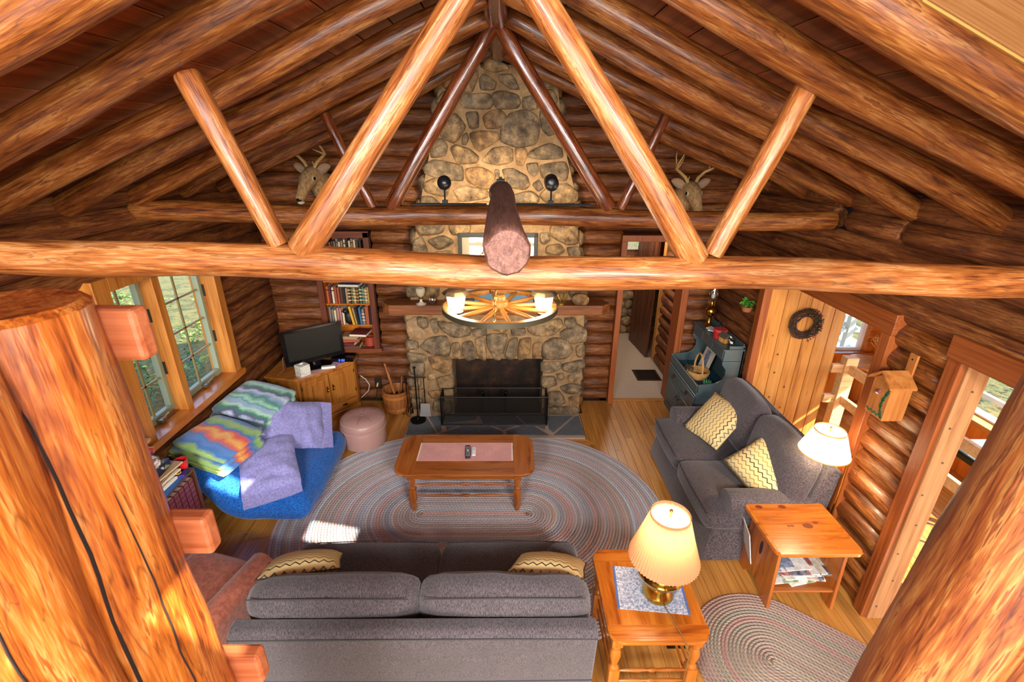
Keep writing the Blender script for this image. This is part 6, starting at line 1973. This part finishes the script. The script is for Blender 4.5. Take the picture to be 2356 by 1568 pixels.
for k in range(9):
    a = k * .7
    MB().tube([(.012 * math.cos(a), .012 * math.sin(a), .028), (.034 * math.cos(a), .034 * math.sin(a), .06), (.04 * math.cos(a), .04 * math.sin(a), .085)], [.008, .010, .002], 6).build('leaf', plain('succulent', '3a7a54', .5), gp, True)
# hanging plant above the hutch
hpn = thing('wall_plant', 'green leafy plant on the right wall just under the near beam', 'plant', (2.40, 4.50, 1.53))
MB().lathe([(.04, -.05), (.055, .0), (.045, 0)], 16).build('pot', plain('clay_pot', '9a5a34', .7), hpn, True)
b = MB()
for _ in range(70):
    a, e_ = random.random() * 6.28, random.uniform(.1, 1.2)
    c = Vector((math.cos(a) * .075 * random.random(), math.sin(a) * .085 * random.random(), .01 + .06 * random.random()))
    M = Euler((random.uniform(-.8, .8), random.uniform(-.8, .8), a)).to_matrix()
    s_ = random.uniform(.015, .028)
    b.add([c + M @ Vector(p) for p in ((-s_, 0, 0), (0, s_ * .6, .004), (s_, 0, 0), (0, -s_ * .6, .004))], [(0, 1, 2, 3)])
tag(b.build('foliage', plain('bright_leaf', '4a8a2e', .5), hpn), kind='stuff')

# ---- open pine plank door with the wreath
pd = thing('pine_door', 'knotty pine plank door standing open by the side room, hung with a wreath', 'door', (2.50, 4.30, 0), R(-2))
px_ = 0.0
for k, w in enumerate((.15, .125, .12, .12, .12, .11)):
    MB().span((px_ + .0015, 0, .02), (px_ + w - .0015, .035, 1.89)).build('plank', PINE('Z'), pd, bevel=.004, seg=1)
    px_ += w
for kx, kz in ((.19, 1.10), (.2, .90), (.33, .74), (.205, .62), (.45, 1.25), (.1, 1.3), (.34, .5)):
    MB().lathe([(.011, 0), (.011, .0015)], 14, (kx, .0, kz), 'Y').build('knot', plain('pine_knot', '5a3214', .5), pd)
wr = thing('wreath', 'twig wreath with red berries hanging on the pine plank door', 'wreath', (2.865, 4.285, 1.43))
tw = plain('twig', '3a2416', .8, 0, 0, .4, 30)
for k in range(44):
    a0 = random.random() * 6.28
    rr = .118 + random.uniform(-.034, .034)
    pts = []
    ph = random.random() * 6.28
    for j in range(15):
        a = a0 + j / 14 * random.uniform(3.2, 3.6) if False else a0 + j / 14 * 3.6
        q = rr + .008 * math.sin(3 * a + ph)
        pts.append((q * math.cos(a), -.025 + .014 * math.sin(2.3 * a + ph), q * math.sin(a)))
    MB().tube(pts, .0032, 5).build('twig', tw, wr, True)
b = MB()
for _ in range(220):
    a = random.uniform(-1.2, 1.5)
    q = .122 + random.uniform(-.035, .045)
    c = Vector((q * math.cos(a), -.035 - .02 * random.random(), q * math.sin(a)))
    M = Euler((random.uniform(-1, 1), random.uniform(-1, 1), random.random() * 6)).to_matrix()
    s_ = .011
    b.add([c + M @ Vector(p) for p in ((-s_, 0, 0), (0, 0, s_ * .5), (s_, 0, 0), (0, 0, -s_ * .5))], [(0, 1, 2, 3)])
tag(b.build('greenery', plain('wreath_leaf', '2f3a20', .7), wr), kind='stuff')
brm = MB().ball((0, 0, 0), .0065, 8).mesh('berry', True)
brm.materials.append(plain('red_berry', '9a1a1e', .35))
for _ in range(26):
    a = random.uniform(-1.3, 1.6)
    q = .122 + random.uniform(-.025, .04)
    put('berry', brm, wr, (q * math.cos(a), -.052, q * math.sin(a)))

# ---- birdhouse on the log wall
bh = thing('birdhouse', 'wooden birdhouse painted with ivy on the log wall between the openings', 'birdhouse', (2.365, 2.58, 1.44))
BWD = wood('birdhouse_wood', '7d4018', 'a8652c', 'b8783c', 'Z', (1.6, 24, 24), .5, knots=.4, var=.05)
MB().span((-.055, -.075, 0), (.075, .075, .235)).build('box', BWD, bh, bevel=.003)
MB().add([(-.055, -.075, .235), (-.055, .075, .235), (-.055, 0, .285), (.075, -.075, .235), (.075, .075, .235), (.075, 0, .285)], [(0, 2, 1), (3, 4, 5), (0, 3, 5, 2), (1, 2, 5, 4), (0, 1, 4, 3)]).build('gable', BWD, bh)
for s_ in (-1, 1):
    MB().add([(-.085, s_ * .095, .222), (.08, s_ * .095, .222), (.08, 0, .298), (-.085, 0, .298), (-.085, s_ * .095, .236), (.08, s_ * .095, .236), (.08, 0, .312), (-.085, 0, .312)],
             [(0, 1, 2, 3), (4, 7, 6, 5), (0, 4, 5, 1), (1, 5, 6, 2), (2, 6, 7, 3), (3, 7, 4, 0)]).build('roof_board', BWD, bh)
MB().span((.075, -.03, -.02), (.09, .03, .42)).build('hanging_board', BWD, bh, bevel=.004)
MB().lathe([(.005, 0), (.005, .002)], 10).xf(Matrix.Rotation(math.pi / 2, 4, 'Y')).build('nail_hole', BLACK(), bh, loc=(.073, 0, .385))
MB().ball((-.06, .01, .165), (.012, .02, .014), 10).ball((-.066, -.006, .178), .009, 8).build('bird', plain('painted_bird', '7a4048', .6), bh, True)
MB().ball((-.064, .012, .158), (.008, .014, .010), 8).build('bird_breast', plain('bird_cream', 'e0cdb8', .6), bh, True)
iv = plain('ivy_paint', '1f5a34', .6)
for k in range(14):
    u = k / 13
    yv, zv = -.062 + .06 * math.sin(u * 2.2) * (1 - u), .02 + .19 * u
    s_ = .011 + .004 * (k % 3)
    MB().prism([(yv + s_ * .9 * math.cos(a) * (1 if j % 2 else .5), zv + s_ * math.sin(a) * (1 if j % 2 else .5)) for j, a in enumerate([2 * math.pi * q / 10 + k for q in range(10)])], -.0565, -.0552, 'X').build('ivy_leaf', iv, bh)
for k in range(8):
    yv, zv = -.055 + k * .016, .02 + .008 * (k % 2)
    s_ = .011
    MB().prism([(yv + s_ * math.cos(a) * (1 if j % 2 else .5), zv + s_ * math.sin(a) * (1 if j % 2 else .5)) for j, a in enumerate([2 * math.pi * q / 10 + k for q in range(10)])], -.0565, -.0552, 'X').build('ivy_leaf', iv, bh)

# ---- pale railing round the stairwell in the side room
ra = thing('stair_railing', 'pale pine stair railing in the side room beyond the loveseat', 'railing', (3.42, 4.28, 0))
LP = wood('pale_pine_rail', 'b07c44', 'd8ac74', 'e2bc88', 'X', (1.5, 30, 30), .45, knots=.1, var=.1)
MB().span((-.06, -.045, 0), (.06, .045, 1.08)).build('post', LP, ra, bevel=.004)
for zz in (.62, .96):
    MB().span((-.17, -.02, zz - .045), (-.06, .02, zz + .045)).build('rail', LP, ra, bevel=.003)
    MB().span((-.02, -2.9, zz - .045), (.02, -.045, zz + .045)).build('rail', LP, ra, bevel=.003)
MB().span((-.05, -2.95, 0), (.05, -2.86, 1.08)).build('post', LP, ra, bevel=.004)
# round pine table with dried flowers
dt = thing('round_table', 'small round pine table by the side room window', 'table', (4.14, 4.83, 0))
MB().lathe([(.24, .73), (.255, .735), (.255, .755), (.24, .76)], 40).build('tabletop', PINE('X'), dt, True)
MB().lathe([(.16, 0), (.15, .03), (.05, .06), (.035, .3), (.05, .5), (.04, .65), (.1, .73)], 24).build('pedestal', PINE('Z'), dt, True)
vs_ = thing('flower_vase', 'glass vase of dried straw flowers on the round pine table', 'vase', (4.20, 4.86, .76))
MB().lathe([(.035, 0), (.04, .02), (.032, .10), (.04, .12)], 20, caps=False).build('vase', glass('vase_glass', 'd8d0c0', .2), vs_, 2)
b = MB()
for _ in range(80):
    a, q = random.random() * 6.28, random.random()
    b.tube([(0, 0, .02), (.03 * math.cos(a) * q, .03 * math.sin(a) * q, .13), (.12 * q * math.cos(a), .12 * q * math.sin(a), .22 + .08 * random.random())], .0016, 3)
    b.ball((.12 * q * math.cos(a), .12 * q * math.sin(a), .25), .007, 5)
tag(b.build('dried_flowers', plain('straw', 'd8b878', .8), vs_), kind='stuff')
# dark table seen through the nearer opening
bt_ = thing('dark_table', 'dark metal table with a glass top in the side room', 'table', (4.0, 3.05, 0))
MB().span((-.28, -.34, .70), (.28, .34, .715)).build('glass_top', plain('glass_top', '6a8a94', .08, 0, 1.0), bt_, bevel=.004)
MB().span((-.3, -.36, .655), (.3, .36, .70)).build('frame', BLACK(), bt_, bevel=.006)
lgm = MB().tube([(0, 0, 0), (0, 0, .66)], .014, 8).mesh('leg', True)
lgm.materials.append(BLACK())
for sx in (-.25, .25):
    for sy in (-.3, .3):
        put('leg', lgm, bt_, (sx, sy, 0))

# ---- low dark bookcase under the window with encyclopedias and games
lb = thing('low_bookcase', 'low dark bookcase with maroon encyclopedias beside the futon', 'bookcase', (-2.50, 2.52, 0), math.pi / 2)
# local: width along x (world +Y), front faces local -y (world +X)
W_, D_, H_ = .94, .28, .74
for s_ in (-1, 1):
    MB().span((s_ * W_ / 2 - (.02 if s_ > 0 else 0), -D_ / 2, 0), (s_ * W_ / 2 + (0 if s_ > 0 else .02), D_ / 2, H_)).build('side', DARKW('Z'), lb, bevel=.003)
for zz in (.04, .37, H_ - .02):
    MB().span((-W_ / 2 + .02, -D_ / 2 + (0 if zz > .1 and zz > .5 else .005), zz), (W_ / 2 - .02, D_ / 2, zz + .02)).build('shelf', DARKW('X'), lb, bevel=.002)
MB().span((-W_ / 2 + .01, D_ / 2 - .012, .02), (W_ / 2 - .01, D_ / 2, H_)).build('back', DARKW('X'), lb)
def enc(label, x, z, lean=0):
    t = thing('book', label, 'book', (0, 0, 0), 0, 'maroon encyclopedia volumes')
    t.location = (-2.50 + D_ / 2 - .012, 2.52 + x, z)
    t.rotation_euler = (0, 0, math.pi / 2)
    w, h, d = .052, .285, .21
    MB().span((-w / 2, 0, 0), (w / 2, .005, h)).span((-w / 2, 0, 0), (-w / 2 + .003, d, h)).span((w / 2 - .003, 0, 0), (w / 2, d, h)).build('cover', plain('maroon_leather', '6a1c24', .45, 0, 0, .2, 30), t, bevel=.002, seg=1)
    MB().span((-w / 2 + .003, .005, .004), (w / 2 - .003, d - .004, h - .005)).build('pages', PAGES, t)
    b = MB()
    for q in (.06, .2, .36, .5, .66, .8, .94):
        b.span((-w / 2 + .004, -.0008, h * q - .002), (w / 2 - .004, .001, h * q + .002))
    b.build('gilt_line', plain('gilt', 'b8863a', .35, .6), t)
ordw = ['first', 'second', 'third', 'fourth', 'fifth', 'sixth', 'seventh', 'eighth', 'ninth', 'tenth', 'eleventh', 'twelfth', 'thirteenth', 'fourteenth', 'fifteenth', 'sixteenth', 'seventeenth']
for r_, zz in ((0, .391), (1, .061)):
    for k in range(16):
        enc('maroon gilt encyclopedia, %s, %s shelf of low bookcase' % ('nearest the futon' if k == 15 else ordw[15 - k] + ' from the futon', 'upper' if r_ == 0 else 'lower'), -.42 + k * .0555, zz)
# boxed games and papers stacked on top
def gamemat(key, pal, sc=22):
    s = NT(key)
    vv = s.n('ShaderNodeTexVoronoi', {'Vector': s.obj((sc,) * 3), 'Scale': 1.0}).outputs['Color']
    sepc = s.n('ShaderNodeSeparateColor', {0: vv}).outputs[0]
    return s.out(s.ramp(sepc, [(i / len(pal), c) for i, c in enumerate(pal)], 'CONSTANT'), .4)
def crate(name, label, cat, d, loc, rz, mat, lidmat=None, lid=True):
    t = thing(name, label, cat, loc, rz)
    MB().span((-d[0] / 2, -d[1] / 2, 0), (d[0] / 2, d[1] / 2, d[2] * (.45 if lid else 1))).build('box_base', mat, t, bevel=.002, seg=1)
    if lid:
        MB().span((-d[0] / 2 - .002, -d[1] / 2 - .002, d[2] * .3), (d[0] / 2 + .002, d[1] / 2 + .002, d[2])).build('box_lid', lidmat or mat, t, bevel=.002, seg=1)
    return t
gz = .742
fl_ = MB()
o = MB().box((0, 0, .004), (.22, .30, .008)).build('folder', plain('blue_folder', '1f5a9a', .5), None, loc=(-2.47, 2.80, gz), rot=(0, 0, R(4)))
tag(o, 'blue folder at the bottom of the pile on the low bookcase', 'folder')
o = MB().box((0, 0, .010), (.2, .28, .02)).build('paper_stack', plain('paper_pages', 'e6ddce', .8), None, loc=(-2.49, 2.79, gz + .010), rot=(0, 0, R(-3)))
tag(o, 'stack of cream papers on the blue folder', 'paper')
z_ = gz + .032
for i, c in enumerate(('tan', 'cream', 'brown', 'tan')):
    flat_book('%s folder, %s layer of the pile on the low bookcase' % (c, ['lowest', 'second', 'third', 'upper'][i]), c, .2, .26, .016, (-2.50 + .008 * (-1) ** i, 2.62 + .02 * i, z_), R(6 * (-1) ** i), 'folders on the low bookcase')
    z_ += .0175
crate('board_game', 'dark blue boxed game lying on the papers on the low bookcase', 'board game', (.20, .30, .06), (-2.52, 2.72, z_), R(5), gamemat('game_navy', ['141c3a', '141c3a', '1c2a52', '141c3a', '8a9a70', 'd8d4c8', '141c3a', '101830']))
z_ += .062
crate('board_game', 'white puzzle box printed with small pictures on the dark game box', 'puzzle box', (.20, .26, .07), (-2.545, 2.68, z_), R(-3), gamemat('game_white', ['e8e0d4', '8a7a6a', 'e8e0d4', 'c8a0a0', '5a5a4a', 'e8e0d4'], 40))
z_ += .072
crate('board_game', 'purple and red boxed game on top of the pile', 'board game', (.2, .26, .05), (-2.57, 2.70, z_), R(6), gamemat('game_purple', ['5a2a6a', 'e8e0d4', 'b8342a', '5a2a6a', '2a3a6a', 'd86a4a'], 26))
z_ += .052
o = MB().box((0, 0, .012), (.16, .13, .024)).build('card_box', plain('kraft_card', 'b88a58', .7), None, bevel=.002, loc=(-2.62, 2.84, z_ + .001), rot=(0, 0, R(3)))
tag(o, 'flat tan carton on top of the game boxes', 'box')
rb = thing('red_cup', 'red plastic cup beside the games near the blanket', 'cup', (-2.42, 2.955, .742))
MB().lathe([(.035, 0), (.045, .09), (.042, .09), (.033, .004)], 24).build('cup', plain('red_plastic', 'c81a22', .3), rb, True)
yb = thing('card_deck', 'purple card box with a yellow ring at the corner of the low bookcase', 'box', (-2.40, 2.90, .742 + .034), R(20))
MB().span((-.05, -.04, 0), (.05, .04, .03)).build('carton', plain('purple_card', '2e1f6a', .5), yb, bevel=.002)
MB().tube([(.02 * math.cos(k * .5236), .02 * math.sin(k * .5236), .031) for k in range(12)], .004, 5, closed=True).build('ring_print', plain('yellow_print', 'e0b43a', .5), yb)
yb.location = (-2.405, 2.88, .742)

# ---- terracotta slip-covered armchair at the lower left
ac = thing('armchair', 'terracotta slip-covered armchair half hidden behind the left post', 'armchair', (-1.98, 2.06, 0), R(165))
TC = fabric('terracotta_cover', '8a4a38', 'a45c46', (40, 40, 40), .9, .2)
rbox(.78, .80, .30, .05, .0, 5, .006).build('base', TC, ac, 2, loc=(0, 0, .16))
rbox(.52, .58, .16, .05, .015, 6, .005).build('seat_cushion', TC, ac, 2, loc=(0, -.1, .38))
for s_ in (-1, 1):
    m = MB()
    pts = [(s_ * .32 + .085 * math.cos(math.pi * (1.1 - 1.2 * k / 10)), .49 + .075 * math.sin(math.pi * (1.1 - 1.2 * k / 10))) for k in range(11)] + [(s_ * .32 + .07, .2), (s_ * .32 - .07, .2)]
    m.prism(pts, -.38, .36, 'Y').build('arm', TC, ac, True, bevel=.015)
m = MB().prism([(.18, .25), (.38, .25), (.44, .68), (.38, .72), (.28, .71)], -.37, .37, 'X')
m.build('backrest', TC, ac, True, bevel=.03, seg=3)

# ---- loose cords on the floor
o = MB().tube([(-2.40, 3.02, .004), (-2.30, 3.04, .005), (-2.22, 3.09, .004), (-2.12, 3.10, .004)], .004, 6).build('cord', plain('tan_cable', '8a7a64', .7), None, True)
tag(o, 'short tan cord on the floor by the low bookcase', 'cord')
o = MB().tube([(-2.17, 2.98, .004), (-2.08, 3.02, .004), (-2.0, 3.03, .004), (-1.88, 3.08, .004), (-1.80, 3.10, .004)], .0035, 6).build('cord', plain('copper_cord', 'a86a44', .6), None, True)
tag(o, 'thin copper-coloured cord on the floor in front of the futon', 'cord')
fo = thing('floor_outlet', 'brass floor outlet plate behind the lamp end table legs', 'outlet', (1.10, 2.12, 0))
MB().span((-.06, -.04, 0), (.06, .04, .006)).build('plate', plain('antique_brass', '4a3a20', .35, .9), fo, bevel=.002)
MB().lathe([(.014, .006), (.014, .008)], 14, (-.025, 0, 0)).lathe([(.014, .006), (.014, .008)], 14, (.025, 0, 0)).build('socket', BLACK(), fo)
